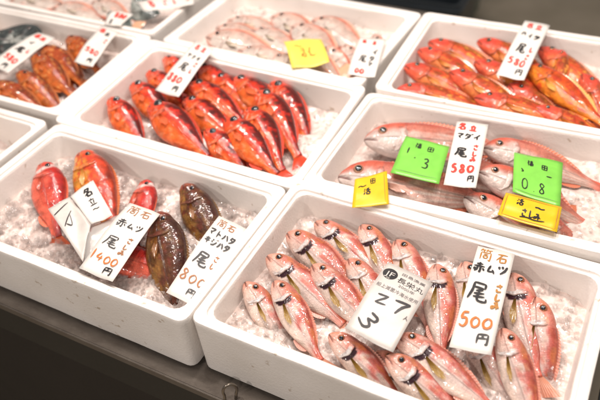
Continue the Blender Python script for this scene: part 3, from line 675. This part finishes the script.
fish('D', 'silver', 0, (530, 176), (600, 196), -.034, -.040, 'lower pink fish behind the 0.8 label, its tail towards the right wall', scale=.74)
fish('D', 'silver', 2, (538, 212), (620, 236), -.026, -.032, 'pink fish along the front rim right of the large yellow label', scale=.74)
# far left box
fish('E', 'black', 0, (42, 36), (0, 34), -.010, -.026, 'black fish with pale belly behind the left price card', scale=1.05, mirror=True)
fish('E', 'black', 1, (12, 30), (-30, 70), -.008, -.024, 'black fish cut off by the left edge of the picture', scale=1.1, mirror=True)
fish('E', 'rust', 2, (68, 38), (106, 76), -.020, -.040, 'orange brown fish at the back standing behind the right price card', scale=.86)
fish('E', 'rust', 0, (40, 48), (84, 82), -.012, -.034, 'orange brown fish arching beside the lower end of the left price card', scale=1.0)
fish('E', 'rust', 1, (33, 56), (78, 96), -.006, -.028, 'orange brown fish in the middle of the far left box with wet highlights', scale=1.05)
fish('E', 'rust', 2, (18, 72), (66, 104), -.006, -.026, 'orange brown fish second from the front rim of the far left box', scale=1.05)
fish('E', 'rust', 0, (-12, 84), (48, 108), -.006, -.022, 'orange brown fish along the front rim of the far left box', scale=1.08)
fish('E', 'rust', 1, (66, 60), (100, 92), -.026, -.040, 'orange brown fish lowest on the right side of the far left box', scale=.95)
fish('E', 'black', 1, (22, 46), (-14, 60), -.014, -.024, 'black fish with its head under the middle of the left price card', scale=.95, mirror=True)
# back box with yellow note
for i, (s, e, l, z, v, sc) in enumerate([
   ((228, 20), (272, 32), 'pale flat fish furthest back left in the back box', -.026, 0, .95), ((272, 16), (312, 40), 'pale flat fish at the back middle of the back box', -.024, 1, 1.0),
   ((312, 20), (352, 42), 'pale flat fish at the back, upper left of the white card', -.024, 2, 1.0), ((252, 30), (296, 50), 'pale flat fish second row, upper left of the yellow note', -.018, 1, .95),
   ((292, 26), (334, 58), 'pale flat fish standing right behind the yellow note', -.012, 0, 1.05), ((206, 37), (250, 50), 'whitest flat fish with orange outline in the left corner of the back box', -.010, 2, 1.05),
   ((238, 50), (286, 66), 'pale flat fish at the front rim left of the yellow note', -.010, 0, 1.0), ((326, 46), (352, 84), 'pale flat fish between the yellow note and the white card', -.010, 1, 1.0),
   ((216, 28), (258, 42), 'small pale flat fish near the left wall of the back box', -.022, 1, .9), ((268, 58), (310, 72), 'pale flat fish lowest at the front rim below the yellow note', -.014, 2, .95),
   ((300, 50), (340, 76), 'pale flat fish with its head under the right end of the yellow note', -.012, 1, .95), ((376, 34), (392, 70), 'pinkish flat fish showing right of the white card', -.022, 2, .95), ((346, 44), (376, 78), 'pale flat fish under the white card', -.022, 0, .9)]):
    fish('F', 'pale', v, s, e, z, z - .014, l, scale=sc * 1.24, roll=(-6, 8, 4)[i % 3])
# back right box
for i, (k, s, e, l, z, v, sc) in enumerate([
   ('orange', (428, 42), (472, 62), 'orange red fish at the back left of the heap', -.026, 0, 1.0), ('orange', (477, 41), (520, 62), 'orange red fish at the back just left of the price card', -.026, 1, 1.0),
   ('orange', (538, 48), (586, 84), 'orange red fish right of the price card near the back', -.020, 2, 1.1), ('orange', (418, 50), (466, 76), 'orange red fish second from the back left', -.018, 2, 1.0),
   ('orange', (582, 74), (616, 120), 'orange red fish cut off by the right edge of the picture', -.014, 0, 1.1), ('orange', (474, 62), (526, 90), 'orange red fish passing under the lower end of the price card', -.014, 1, 1.05),
   ('orange', (404, 66), (454, 90), 'orange red fish third from the back along the left wall', -.012, 1, 1.05), ('orange', (508, 84), (560, 118), 'red-headed fish at the front below the price card', -.010, 0, 1.05),
   ('yellow', (527, 66), (588, 112), 'bright orange yellow fish in the right half of the heap', -.004, 1, .92), ('orange', (449, 72), (500, 100), 'pinkish orange fish in the middle of the heap with yellow cheek', -.004, 2, 1.08),
   ('orange', (396, 90), (452, 100), 'orange red fish lowest along the front left rim', -.010, 0, 1.0), ('orange', (474, 98), (540, 116), 'orange red fish lowest at the front middle rim', -.006, 1, 1.05),
   ('orange', (534, 108), (590, 126), 'orange red fish lowest at the front right rim', -.008, 2, 1.0), ('orange', (560, 50), (560, 78), 'orange fish at the back with its tail sticking up', -.012, 2, .6)]):
    fish('G', k, v, s, e, z, z - .016, l, scale=sc, roll=(6, 12, 0)[i % 3])
# corner box
fish('H', 'pale', 1, (52, 8), (90, 14), -.010, -.022, 'pale flat fish in the top left corner box beside the grey fish', scale=1.1)
fish('H', 'pale', 2, (10, 0), (50, 4), -.014, -.024, 'pale flat fish furthest left in the top left corner box', scale=1.1)
fish('H', 'pale', 0, (92, 2), (122, 16), -.008, -.022, 'pinkish flat fish next to the grey fish in the top left corner box', scale=.95)
fish('H', 'grey', 0, (108, 12), (160, 22), -.006, -.018, 'grey green fish at the front of the top left corner box', scale=1.1)
fish('H', 'grey', 1, (134, -4), (186, 8), -.006, -.018, 'grey green fish behind the flat price card at the top edge', scale=1.1)

# ------------------------------------------------------------------ labels and cards
def stroke_mesh(strokes, mapf, width, parent, name, col, rs):
    V = []; F = []; lift = [.00025]
    for st in strokes:
        # resample with a smooth curve
        P = [Vector((p[0], p[1])) for p in st]
        if len(P) > 2:
            Q = []
            for i in range(len(P) - 1):
                p0 = P[max(i - 1, 0)]; p1 = P[i]; p2 = P[i + 1]; p3 = P[min(i + 2, len(P) - 1)]
                for k in range(5):
                    u = k / 5; Q.append(.5 * ((2 * p1) + (p2 - p0) * u + (2 * p0 - 5 * p1 + 4 * p2 - p3) * u * u + (3 * p1 - p0 - 3 * p2 + p3) * u**3))
            Q.append(P[-1]); P = Q
        else: P = [P[0].lerp(P[1], k / 4) for k in range(5)]
        n = len(P); base = len(V)
        for i, p in enumerate(P):
            u = i / (n - 1); d = (P[min(i + 1, n - 1)] - P[max(i - 1, 0)]); 
            d = Vector((d.x, d.y)); 
            if d.length < 1e-9: d = Vector((1, 0))
            d.normalize(); nn = Vector((-d.y, d.x)); wv = width * (.62 + .5 * math.sin(math.pi * min(1, u * .8 + .18)) ) * (1 if 0 < i < n - 1 else .55) * rs.uniform(.88, 1.1)
            lift[0] += .000004
            for sg in (1, -1): V.append(mapf(p.x + nn.x * wv * sg, p.y + nn.y * wv * sg, lift[0]))
        for i in range(n - 1): F.append((base + 2 * i, base + 2 * i + 1, base + 2 * i + 3, base + 2 * i + 2))
        lift[0] += .00001
    return mesh_obj(name, V, F, INK[col], parent, smooth=False)
O_ = [(.5, .02), (.2, .2), (.08, .55), (.25, .92), (.6, .98), (.9, .7), (.85, .25), (.48, .02)]
GL = {
 '1': [[(.5, 0), (.42, 1)]], '0': [O_], '2': [[(.1, .2), (.5, .02), (.8, .2), (.5, .6), (.1, .95)], [(.1, .95), (.9, .9)]],
 '3': [[(.15, .1), (.6, .02), (.75, .25), (.35, .45)], [(.35, .45), (.85, .6), (.7, .95), (.1, .92)]],
 '4': [[(.45, 0), (.08, .62), (.9, .58)], [(.65, .3), (.55, 1)]], '5': [[(.28, .08), (.18, .5)], [(.18, .5), (.6, .40), (.82, .68), (.55, .98), (.1, .92)], [(.28, .08), (.88, .02)]],
 '7': [[(.05, .12), (.9, .05)], [(.9, .05), (.6, .5), (.42, 1)]], '8': [[(.8, .15), (.4, 0), (.2, .22), (.7, .6), (.75, .88), (.4, 1), (.18, .8), (.5, .48), (.82, .15)]],
 '円': [[(.12, .1), (.08, 1)], [(.12, .1), (.9, .08)], [(.9, .08), (.9, 1), (.78, .96)], [(.5, .1), (.5, .5)], [(.12, .5), (.88, .48)]],
 '尾': [[(.2, .05), (.85, .03)], [(.85, .03), (.82, .28)], [(.22, .30), (.82, .27)], [(.2, .05), (.18, .5), (-.02, 1)], [(.75, .36), (.35, .48)], [(.28, .64), (.85, .55)], [(.26, .82), (.92, .72)], [(.55, .42), (.52, .95), (.98, .98), (1.0, .82)]],
 '赤': [[(.2, .2), (.8, .16)], [(.5, 0), (.5, .4)], [(.02, .42), (.98, .38)], [(.38, .45), (.3, .8), (.12, 1)], [(.62, .45), (.62, .98), (.5, .92)], [(.18, .6), (.05, .85)], [(.8, .56), (.96, .8)]],
 'ム': [[(.45, .05), (.15, .85)], [(.15, .85), (.85, .76)], [(.66, .5), (.95, .98)]], 'ツ': [[(.08, .15), (.2, .42)], [(.42, .08), (.5, .36)], [(.9, .08), (.72, .6), (.3, .98)]],
 '筒': [[(.2, 0), (.03, .22)], [(.15, .1), (.45, .09)], [(.3, .12), (.35, .26)], [(.62, 0), (.5, .22)], [(.6, .1), (.96, .07)], [(.75, .12), (.8, .24)], [(.13, .34), (.1, 1)], [(.13, .34), (.9, .31)], [(.9, .31), (.88, .98), (.76, .93)], [(.32, .48), (.7, .46)], [(.35, .62), (.35, .86)], [(.35, .62), (.68, .6)], [(.68, .6), (.66, .85)], [(.35, .84), (.66, .83)]],
 '石': [[(.05, .12), (.95, .07)], [(.5, .1), (.02, .75)], [(.33, .5), (.35, .96)], [(.33, .5), (.86, .46)], [(.86, .46), (.82, .95)], [(.35, .93), (.82, .9)]],
 'さ': [[(.1, .26), (.9, .17)], [(.45, 0), (.7, .52)], [(.22, .6), (.35, .95), (.82, .95)]], 'し': [[(.3, 0), (.26, .75), (.5, .97), (.9, .72)]],
 'み': [[(.2, .1), (.6, .07), (.3, .75), (.06, .8), (.15, .52), (.95, .75)], [(.76, .38), (.6, 1)]],
 '名': [[(.45, 0), (.08, .42)], [(.38, .15), (.82, .12)], [(.82, .12), (.5, .5), (.03, .78)], [(.33, .3), (.52, .42)], [(.35, .6), (.35, 1)], [(.35, .6), (.86, .57)], [(.86, .57), (.83, 1)], [(.35, .95), (.83, .92)]],
 '立': [[(.5, 0), (.5, .18)], [(.12, .24), (.88, .2)], [(.3, .36), (.38, .8)], [(.72, .32), (.58, .8)], [(.02, .92), (.98, .88)]],
 'マ': [[(.1, .12), (.9, .08)], [(.9, .08), (.45, .6)], [(.3, .42), (.62, .9)]], 'ダ': [[(.35, 0), (.05, .5)], [(.3, .18), (.75, .15)], [(.75, .15), (.55, .65), (.1, 1)], [(.3, .42), (.55, .6)], [(.85, 0), (.92, .12)], [(1.0, -.04), (1.06, .08)]],
 'イ': [[(.8, .02), (.45, .45), (.08, .65)], [(.52, .38), (.52, 1)]], 'ハ': [[(.35, .2), (.25, .6), (.05, .9)], [(.6, .15), (.8, .5), (.95, .9)]],
 'タ': [[(.4, 0), (.08, .5)], [(.35, .18), (.85, .14)], [(.85, .14), (.6, .65), (.12, 1)], [(.32, .42), (.62, .6)]], 'キ': [[(.15, .32), (.85, .2)], [(.08, .62), (.92, .5)], [(.45, .02), (.6, 1)]],
 'ジ': [[(.15, .1), (.35, .22)], [(.05, .4), (.25, .52)], [(.15, .95), (.55, .8), (.9, .3)], [(.75, 0), (.82, .12)], [(.92, -.05), (1.0, .06)]], 'ト': [[(.35, 0), (.35, 1)], [(.35, .38), (.85, .6)]],
 'ヤ': [[(.05, .35), (.9, .2)], [(.9, .2), (.7, .5)], [(.3, .02), (.55, 1)]], 'ナ': [[(.05, .35), (.95, .3)], [(.55, 0), (.5, .6), (.2, 1)]], 'ギ': [[(.15, .32), (.85, .2)], [(.08, .62), (.92, .5)], [(.45, .02), (.6, 1)], [(.85, 0), (.92, .1)]],
 '活': [[(.1, .08), (.22, .2)], [(.02, .35), (.15, .45)], [(.05, .95), (.25, .6)], [(.8, .0), (.4, .14)], [(.32, .34), (.98, .28)], [(.64, .1), (.64, .56)], [(.42, .58), (.44, .98)], [(.42, .58), (.88, .55)], [(.88, .55), (.86, .96)], [(.44, .94), (.86, .92)]],
 '〆': [[(.1, .5), (.4, .85), (.55, .6), (.3, .5), (.1, .9)], [(.95, .05), (.45, .8)]], '〜': [[(.02, .6), (.3, .35), (.6, .6), (.98, .35)]],
 '.': [[(.4, .92), (.55, .98)]], '福': [[(.2, 0), (.28, .12)], [(.05, .2), (.4, .18)], [(.4, .18), (.05, .6)], [(.24, .42), (.24, 1)], [(.5, .06), (.95, .04)], [(.56, .2), (.56, .38)], [(.56, .2), (.88, .2)], [(.88, .2), (.88, .38)], [(.56, .38), (.88, .38)], [(.5, .52), (.5, .98)], [(.5, .52), (.96, .5)], [(.96, .5), (.95, .98)], [(.73, .52), (.73, .96)], [(.5, .74), (.95, .73)], [(.5, .96), (.95, .95)]],
 '田': [[(.08, .1), (.1, .98)], [(.08, .1), (.92, .08)], [(.92, .08), (.9, .98)], [(.5, .1), (.5, .95)], [(.1, .52), (.9, .5)], [(.1, .96), (.9, .94)]],
}
LIFT = {'D': .008, 'B': .006, 'A': .004}
def card(box, corners, zs, m, items, label, cat='price tag', curl=.004, name='price_tag', pw=.0011, group='price cards on the fish', fold=None):
    """corners: pixels of top left, top right, bottom right, bottom left with their heights; items: (text, x, y, w, h, ink[, pen]) in card units"""
    K = [at(box, *c, z + LIFT.get(box, 0)) for c, z in zip(corners, zs)]
    ctr = sum(K, Vector()) / 4; K = [k - ctr for k in K]
    nrm = (K[3] - K[0]).cross(K[1] - K[0]).normalized()
    if nrm.z < 0: nrm = -nrm
    Wd = ((K[1] - K[0]).length + (K[2] - K[3]).length) / 2; Hd = ((K[3] - K[0]).length + (K[2] - K[1]).length) / 2
    def mp(u, v, off=0.0):
        p = (K[0] * (1 - u) + K[1] * u) * (1 - v) + (K[3] * (1 - u) + K[2] * u) * v
        h = curl * (math.sin(math.pi * v) * 1.0 + .35 * math.sin(2 * math.pi * u + 1) * v + .30 * math.sin(5 * v + 3 * u)) + .0022 * noise.noise(Vector((u * 2.2 + ctr.x * 40, v * 3.5, ctr.y * 40)))
        if fold: h += fold * max(0, abs(v - .5) * 2 - .0)
        return p + nrm * (h + off)
    root = empty(name, ctr)
    nu, nv = 9, 17; V = [mp(i / (nu - 1), j / (nv - 1), 0) for i in range(nu) for j in range(nv)]; n0 = len(V)
    V += [v - nrm * .0005 for v in V]; F = grid_faces(nu, nv); F2 = [tuple(i + n0 for i in f[::-1]) for f in F]
    rim = [i * nv for i in range(nu)] + [(nu - 1) * nv + j for j in range(1, nv)] + [i * nv + nv - 1 for i in range(nu - 2, -1, -1)] + [j for j in range(nv - 2, 0, -1)]
    S = [(rim[i], rim[(i + 1) % len(rim)], rim[(i + 1) % len(rim)] + n0, rim[i] + n0) for i in range(len(rim))]
    co = mesh_obj('card', V, F + F2 + S, m, root)
    for p in co.data.polygons[-len(S):]: p.use_smooth = False
    rs = random.Random(int(ctr.x * 1000)); lvl = 0
    by = {}
    for it in items:
        txt, x, y, w_, h_, ink = it[:6]; pen = it[6] if len(it) > 6 else pw; rot = math.radians(it[7]) if len(it) > 7 else 0; strokes = txt if isinstance(txt, list) else GL[txt]
        out = []
        for st in strokes:
            q = []
            for a, b in st:
                dx, dy = (a - .5) * w_ * Wd, (b - .5) * h_ * Hd; dx, dy = dx * math.cos(rot) - dy * math.sin(rot), dx * math.sin(rot) + dy * math.cos(rot)
                q.append(((x + w_ / 2) * Wd + dx + rs.uniform(-.0004, .0004), (y + h_ / 2) * Hd + dy + rs.uniform(-.0004, .0004)))
            out.append(q)
        by.setdefault((ink, pen), []).extend(out)
    for (ink, pen), sts in by.items():
        lvl += 1; stroke_mesh(sts, lambda X, Y, o, l=lvl: mp(X / Wd, Y / Hd, o + .0002 * l), pen, root, 'handwriting', ink, rs)
    tag(root, label, cat, group)
    return root, mp, Wd, Hd
def row(txt, x, y, w, h, ink, gap=1.08, pen=.0011, dy=0):
    return [(c, x + i * w * gap, y + i * dy, w, h, ink, pen) for i, c in enumerate(txt) if c != ' ']
def col(txt, x, y, w, h, ink, gap=1.1, pen=.0011, dx=0):
    return [(c, x + i * dx, y + i * h * gap, w, h, ink, pen) for i, c in enumerate(txt)]
def printed(root, mp, Wd, Hd, txt, x, y, h, ink='g', wid=None, name='printed_text', lift=.0004):
    cu = bpy.data.curves.new('t', 'FONT'); cu.body = txt; cu.size = 1; cu.resolution_u = 3
    to = bpy.data.objects.new('t', cu); scene.collection.objects.link(to); bpy.context.view_layer.update()
    me = bpy.data.meshes.new_from_object(to.evaluated_get(bpy.context.evaluated_depsgraph_get())); bpy.data.objects.remove(to)
    if not len(me.vertices): return
    xs = [v.co.x for v in me.vertices]; x0, x1 = min(xs), max(xs); hm = h * Hd
    sc = hm if wid is None else wid * Wd / (x1 - x0)
    V = [mp(x + (v.co.x - x0) * sc / Wd, y + h - v.co.y * hm / Hd, lift) for v in me.vertices]
    mesh_obj(name, V, [tuple(p.vertices) for p in me.polygons], INK[ink], root, smooth=False)
# 500 yen card
card('A', [(478, 246), (515, 254), (491, 356), (449, 347)], (-.004, -.004, -.002, -.002), PAPER,
     row('筒', .10, .02, .33, .125, 'o', pen=.0010) + row('石', .56, .045, .30, .10, 'o', pen=.0012) + [('赤', .04, .185, .30, .10, 'k', .0016), ('ム', .38, .185, .22, .085, 'k', .0015), ('ツ', .66, .17, .26, .09, 'k', .0017),
      ('尾', .10, .385, .46, .17, 'k', .0017), ('さ', .72, .36, .19, .075, 'o', .0015), ('し', .74, .455, .18, .07, 'o', .0015), ('み', .72, .54, .22, .065, 'o', .0015),
      ('5', .05, .675, .24, .13, 'n', .0017), ('0', .34, .70, .22, .095, 'n', .0016), ('0', .62, .70, .24, .095, 'n', .0016), ('円', .56, .84, .30, .085, 'k', .0015)],
     'white price card reading 500 yen standing out among the pink fish', curl=.003)
# printed fishery card
c = card('A', [(388, 262), (433, 283), (393, 353), (345, 328)], (.002, .000, .000, .002), PAPER_D,
     [([[(.0, .15), (.9, .0)], [(.9, .0), (.1, .95)], [(.1, .95), (1, .8)]], .20, .44, .24, .13, 'k', .0016, 0), ([[(.0, .1), (1, .0)], [(1, .0), (.6, .4), (.35, 1)]], .56, .42, .30, .17, 'k', .0022),
      ([[(.1, .1), (.75, .0), (.9, .25), (.35, .45)], [(.35, .45), (1, .62), (.8, .95), (.0, .9)]], .16, .70, .26, .19, 'k', .0020, 35), ([[(.45, 0), (.4, .5), (.05, 1)], [(.4, .45), (.95, 1)]], .86, .56, .09, .06, 'g', .0006)],
     'damp printed fishery card with a round black mark and handwritten 27 and 3', 'fishery card', name='fishery_card', curl=.004)
rt, mp, Wd, Hd = c
V = [mp(.19 + .155 * math.cos(a) , .155 + .125 * math.sin(a) * Wd / Hd * 1.15, .0005) for a in [6.2832 * i / 40 for i in range(40)]]
mesh_obj('round_mark', V, [tuple(range(40))], INK['k'], rt, smooth=False)
printed(rt, mp, Wd, Hd, 'JF', .095, .095, .10, 'w', .19, 'mark_letters', .0009); printed(rt, mp, Wd, Hd, '漁協', .15, .205, .026, 'w', .08, 'mark_letters', .0009)
printed(rt, mp, Wd, Hd, '田島漁業', .40, .055, .045, 'g', .50); printed(rt, mp, Wd, Hd, '長栄丸', .38, .125, .085, 'k', .56); printed(rt, mp, Wd, Hd, '2000年', .46, .225, .045, 'g', .34)
printed(rt, mp, Wd, Hd, '船上減菌冷海水使用', .06, .305, .058, 'g', .88)
# 1400 yen card
card('B', [(130, 203), (160, 214), (113, 283), (79, 268)], (.004, .004, .0, .0), PAPER,
     [('筒', .12, .03, .34, .13, 'b', .0008), ('石', .54, .05, .30, .10, 'b', .0010), ('赤', .10, .25, .28, .11, 'k', .0011), ('ム', .42, .27, .20, .08, 'k', .0011), ('ツ', .66, .26, .22, .09, 'k', .0011),
      ('尾', .14, .50, .36, .14, 'k', .0010), ('さ', .68, .45, .18, .07, 'b', .0009), ('し', .68, .55, .16, .06, 'b', .0009), ('み', .66, .63, .2, .06, 'b', .0009),
      ('1', .04, .72, .12, .12, 'n', .0011), ('4', .22, .74, .18, .10, 'n', .0011), ('0', .44, .75, .18, .09, 'n', .0011), ('0', .66, .75, .18, .09, 'n', .0011), ('円', .58, .87, .26, .08, 'k', .0010)],
     'white price card reading 1400 yen, left of the big dark grouper')
# 800 yen card
card('B', [(219, 216), (247, 229), (200, 310), (166, 292)], (-.004, -.014, -.028, -.018), PAPER,
     [('筒', .12, .03, .28, .10, 'b', .0007), ('石', .46, .045, .26, .08, 'b', .0009)] + row('マトハタ', .04, .17, .20, .085, 'k', 1.12, .0013) + row('キジハタ', .06, .28, .19, .08, 'k', 1.12, .0013) +
     [('尾', .14, .46, .38, .15, 'k', .0014), ('さ', .62, .44, .16, .065, 'b', .0009), ('し', .62, .53, .14, .06, 'b', .0009), ('8', .05, .70, .20, .11, 'b', .0012), ('0', .32, .72, .20, .09, 'b', .0011), ('0', .58, .72, .20, .09, 'b', .0011), ('円', .46, .86, .24, .08, 'k', .0010)],
     'white price card reading 800 yen leaning on the right wall of the front left box')
# folded card on the left
card('B', [(70, 196), (93, 180), (113, 216), (91, 224)], (.0, .006, -.006, -.008), PAPER, [('名', .42, .10, .34, .24, 'k', .0015), ('立', .40, .40, .32, .2, 'k', .0010), ('〜', .4, .66, .3, .06, 'k', .0009)],
     'upper half of a folded white card lying against the orange mottled fish', 'folded card', name='folded_card')
card('B', [(48, 209), (69.5, 197), (91, 225), (83, 262)], (-.002, .0, -.010, -.024), PAPER_D, [([[(.0, .3), (.4, .15), (1, .1)]], .05, .12, .75, .16, 'k', .0012), ([[(.0, .5), (.5, .2), (1, .0)], [(.2, .5), (.5, 1), (.75, .2)]], .16, .34, .55, .2, 'k', .0012)],
     'lower half of a folded damp card with a long black stroke at the left', 'folded card', name='folded_card')
card('B', [(90, 228), (126, 212), (140, 238), (84, 262)], (-.016, -.018, -.020, -.024), PLASTIC, [], 'clear wet plastic sleeve left of the 1400 yen card', 'plastic sleeve', name='plastic_sleeve', curl=.006)
# middle box
card('C', [(196, 41), (214, 49), (179, 98), (155, 90)], (.020, .020, .004, .004), PAPER,
     [('名', .18, .04, .24, .11, 'r', .0016), ('立', .52, .05, .24, .10, 'r', .0016)] + row('ヤナギ', .16, .24, .19, .09, 'k', 1.15, .0013) + [('尾', .22, .42, .3, .14, 'k', .0014), ('さ', .68, .36, .18, .08, 'r', .0013), ('し', .68, .5, .16, .07, 'r', .0013),
      ('8', .10, .66, .16, .12, 'r', .0018), ('8', .30, .68, .16, .11, 'r', .0018), ('0', .50, .68, .18, .10, 'r', .0018), ('円', .56, .84, .22, .09, 'k', .0012)],
     'white red-lettered price card leaning on the back rim of the bright red fish box', curl=.003)
# right box
card('D', [(457, 121), (488.5, 124), (476, 188.5), (443.5, 185)], (.018, .018, .006, .006), PAPER,
     [('名', .08, .03, .26, .12, 'r', .0017), ('立', .44, .06, .24, .10, 'r', .0017)] + row('マダイ', .08, .21, .24, .09, 'k', 1.12, .0014) + [('尾', .16, .44, .34, .13, 'k', .0018), ('さ', .66, .38, .2, .08, 'r', .0013), ('し', .66, .48, .18, .07, 'r', .0013), ('み', .64, .57, .2, .06, 'r', .0013),
      ('5', .12, .69, .18, .12, 'r', .0020), ('8', .38, .69, .18, .11, 'r', .0020), ('0', .62, .69, .2, .10, 'r', .0020), ('円', .68, .84, .2, .08, 'k', .0012)],
     'white price card reading 580 yen between the two green labels', curl=.002)
def line(x0, y0, x1, y1): return ([[(0, 0 if y1 >= y0 else 1), (1, 1 if y1 >= y0 else 0)]], x0, min(y0, y1), x1 - x0, abs(y1 - y0) + .001)
card('D', [(406, 136), (449.5, 146.5), (439, 184), (390.5, 173)], (.006, .004, .004, .004), GREEN,
     [('福', .28, .12, .14, .14, 'k', .0008), ('田', .56, .14, .14, .14, 'k', .0009), ('1', .16, .30, .05, .16, 'k', .0012), ('.', .32, .44, .1, .1, 'k', .0014), ('3', .55, .48, .14, .24, 'k', .0012)] + [(*line(.06, .90, .92, .90), 'g', .0004)],
     'green plastic label left of the 580 yen card', 'weight label', name='weight_label', curl=.002, group='green weight labels')
card('D', [(514, 152), (563, 162.5), (560, 207.5), (512.5, 192)], (.004, .002, .0, .004), GREEN,
     [('福', .28, .16, .12, .13, 'k', .0009), ('田', .58, .18, .12, .13, 'k', .0010), ('0', .18, .62, .14, .22, 'k', .0009), ('.', .40, .74, .1, .1, 'k', .0010), ('8', .54, .62, .14, .22, 'k', .0010), ([[(0, 0), (.6, .8), (.1, 1)]], .16, .40, .08, .07, 'k', .001), ([[(0, .5), (1, .4)]], .68, .42, .12, .04, 'k', .001)] + [(*line(.04, .92, .95, .92), 'g', .0004)],
     'green plastic label reading 0.8 above the large yellow label', 'weight label', name='weight_label', curl=.002, group='green weight labels')
card('D', [(355, 179), (387, 171), (389, 204), (352, 208)], (.001, .003, .001, -.004), YELLOW,
     [('田', .48, .12, .16, .2, 'k', .0009), ('〜', .12, .28, .25, .12, 'k', .0012), ('活', .30, .45, .2, .2, 'k', .0011), (*line(.90, .05, .905, .9), 'o', .0004)],
     'small yellow label tucked at the front left corner under the first green label', 'yellow label', name='yellow_label', curl=.001, group='yellow labels in the green labelled box')
card('D', [(506, 192.5), (562, 207), (557, 232.5), (497.5, 215)], (.007, .005, .004, .006), YELLOW,
     [('活', .24, .14, .12, .28, 'k', .0013), ('〜', .56, .26, .18, .10, 'k', .0015), ('さ', .36, .50, .10, .26, 'k', .0012), ('し', .48, .50, .10, .26, 'k', .0012), ('み', .58, .54, .12, .24, 'k', .0012), ('〜', .34, .74, .44, .14, 'k', .0012),
      (*line(.05, .08, .95, .08), 'o', .0005), (*line(.05, .93, .95, .93), 'o', .0005), (*line(.05, .09, .052, .92), 'o', .0005), (*line(.95, .09, .952, .92), 'o', .0005)],
     'large yellow label with black handwriting at the front rim below the 0.8 label', 'yellow label', name='yellow_label', curl=.0015, group='yellow labels in the green labelled box')
# far left box
card('E', [(38, 32.5), (55, 38), (8, 74), (-10, 63)], (.010, .006, .006, .010), PAPER,
     [('名', .12, .05, .34, .10, 'r', .0022), ('立', .5, .08, .3, .08, 'r', .0022), ('イ', .3, .25, .3, .08, 'k', .0014), ('尾', .2, .44, .32, .12, 'k', .0018), ('し', .66, .44, .18, .08, 'r', .0014), ('5', .14, .68, .2, .1, 'r', .0018), ('8', .38, .69, .2, .1, 'r', .0018), ('0', .62, .70, .2, .1, 'r', .0018), ('円', .40, .85, .26, .09, 'k', .0014)],
     'white price card with red writing over the black fish at the far left')
card('E', [(101, 26.5), (118, 31.5), (93, 68), (74, 61.5)], (.016, .016, .010, .010), PAPER,
     [('名', .12, .05, .36, .12, 'r', .0022), ('立', .5, .12, .3, .09, 'k', .0018), ('さ', .7, .3, .2, .1, 'r', .0014), ('5', .14, .6, .2, .1, 'r', .0018), ('8', .38, .61, .2, .1, 'r', .0018), ('0', .62, .62, .2, .1, 'r', .0018), ('円', .50, .82, .26, .09, 'k', .0014)],
     'white price card with red writing leaning on the back wall of the far left box')
card('H', [(113, 11.5), (133, 14), (121, 27), (104, 24)], (.012, .012, .004, .004), PAPER, [('8', .3, .15, .16, .3, 'r', .0024), ('8', .5, .15, .16, .3, 'r', .0024), ('0', .7, .17, .16, .28, 'r', .0024), ('立', .2, .62, .2, .3, 'k', .0014)],
     'small white price card resting on the front rim of the corner box')
card('H', [(136, 2), (196, -6), (194, 5), (144, 11)], (.008, .010, .010, .006), PAPER, [('名', .16, .2, .10, .6, 'r', .0022), ('さ', .42, .3, .08, .4, 'r', .0018), ('し', .6, .3, .06, .4, 'r', .0018), ('5', .84, .1, .06, .5, 'r', .0022)],
     'long white price card lying flat over the grey fish at the top edge')
# back box
card('F', [(283, 42), (321, 39), (329.5, 64), (292, 68)], (.004, .002, .003, .006), LEMON, [('〜', .22, .30, .2, .14, 'o', .0014), ('活', .34, .42, .14, .3, 'o', .0014), ('イ', .52, .38, .12, .3, 'o', .0014), ('〜', .56, .6, .16, .14, 'o', .0014)],
     'pale yellow paper note among the pale flat fish', 'paper note', name='paper_note', curl=.010)
card('F', [(360, 38), (386, 39.5), (375, 78), (347, 74)], (.010, .010, .004, .004), PAPER, [('名', .16, .08, .16, .10, 'r', .0018), ('立', .54, .08, .16, .10, 'r', .0018), ('イ', .66, .32, .2, .14, 'k', .0014), ('タ', .6, .5, .2, .14, 'k', .0014), ('尾', .26, .50, .24, .16, 'k', .0012), ('マ', .6, .66, .18, .1, 'k', .0012), ('0', .24, .84, .12, .1, 'r', .0018), ('0', .42, .84, .12, .1, 'r', .0018)],
     'white price card at the right end of the pale flat fish box')
# back right
card('G', [(525, 20.5), (550, 25.5), (524, 81), (496, 75)], (.020, .020, .010, .010), PAPER,
     [('名', .16, .04, .28, .10, 'r', .0016), ('立', .52, .05, .28, .09, 'r', .0016), ('ハ', .14, .22, .18, .08, 'k', .0015), ('イ', .42, .24, .16, .08, 'k', .0012), ('タ', .64, .24, .24, .08, 'k', .0016), ('尾', .26, .44, .28, .14, 'k', .0016), ('し', .7, .48, .14, .08, 'r', .0014), ('さ', .66, .6, .16, .08, 'r', .0014),
      ('5', .14, .68, .18, .1, 'r', .0015), ('8', .38, .69, .18, .1, 'r', .0015), ('0', .60, .70, .16, .1, 'r', .0015), ('円', .58, .84, .24, .09, 'k', .0012)],
     'white price card leaning on the back rim over the heaped orange red fish')
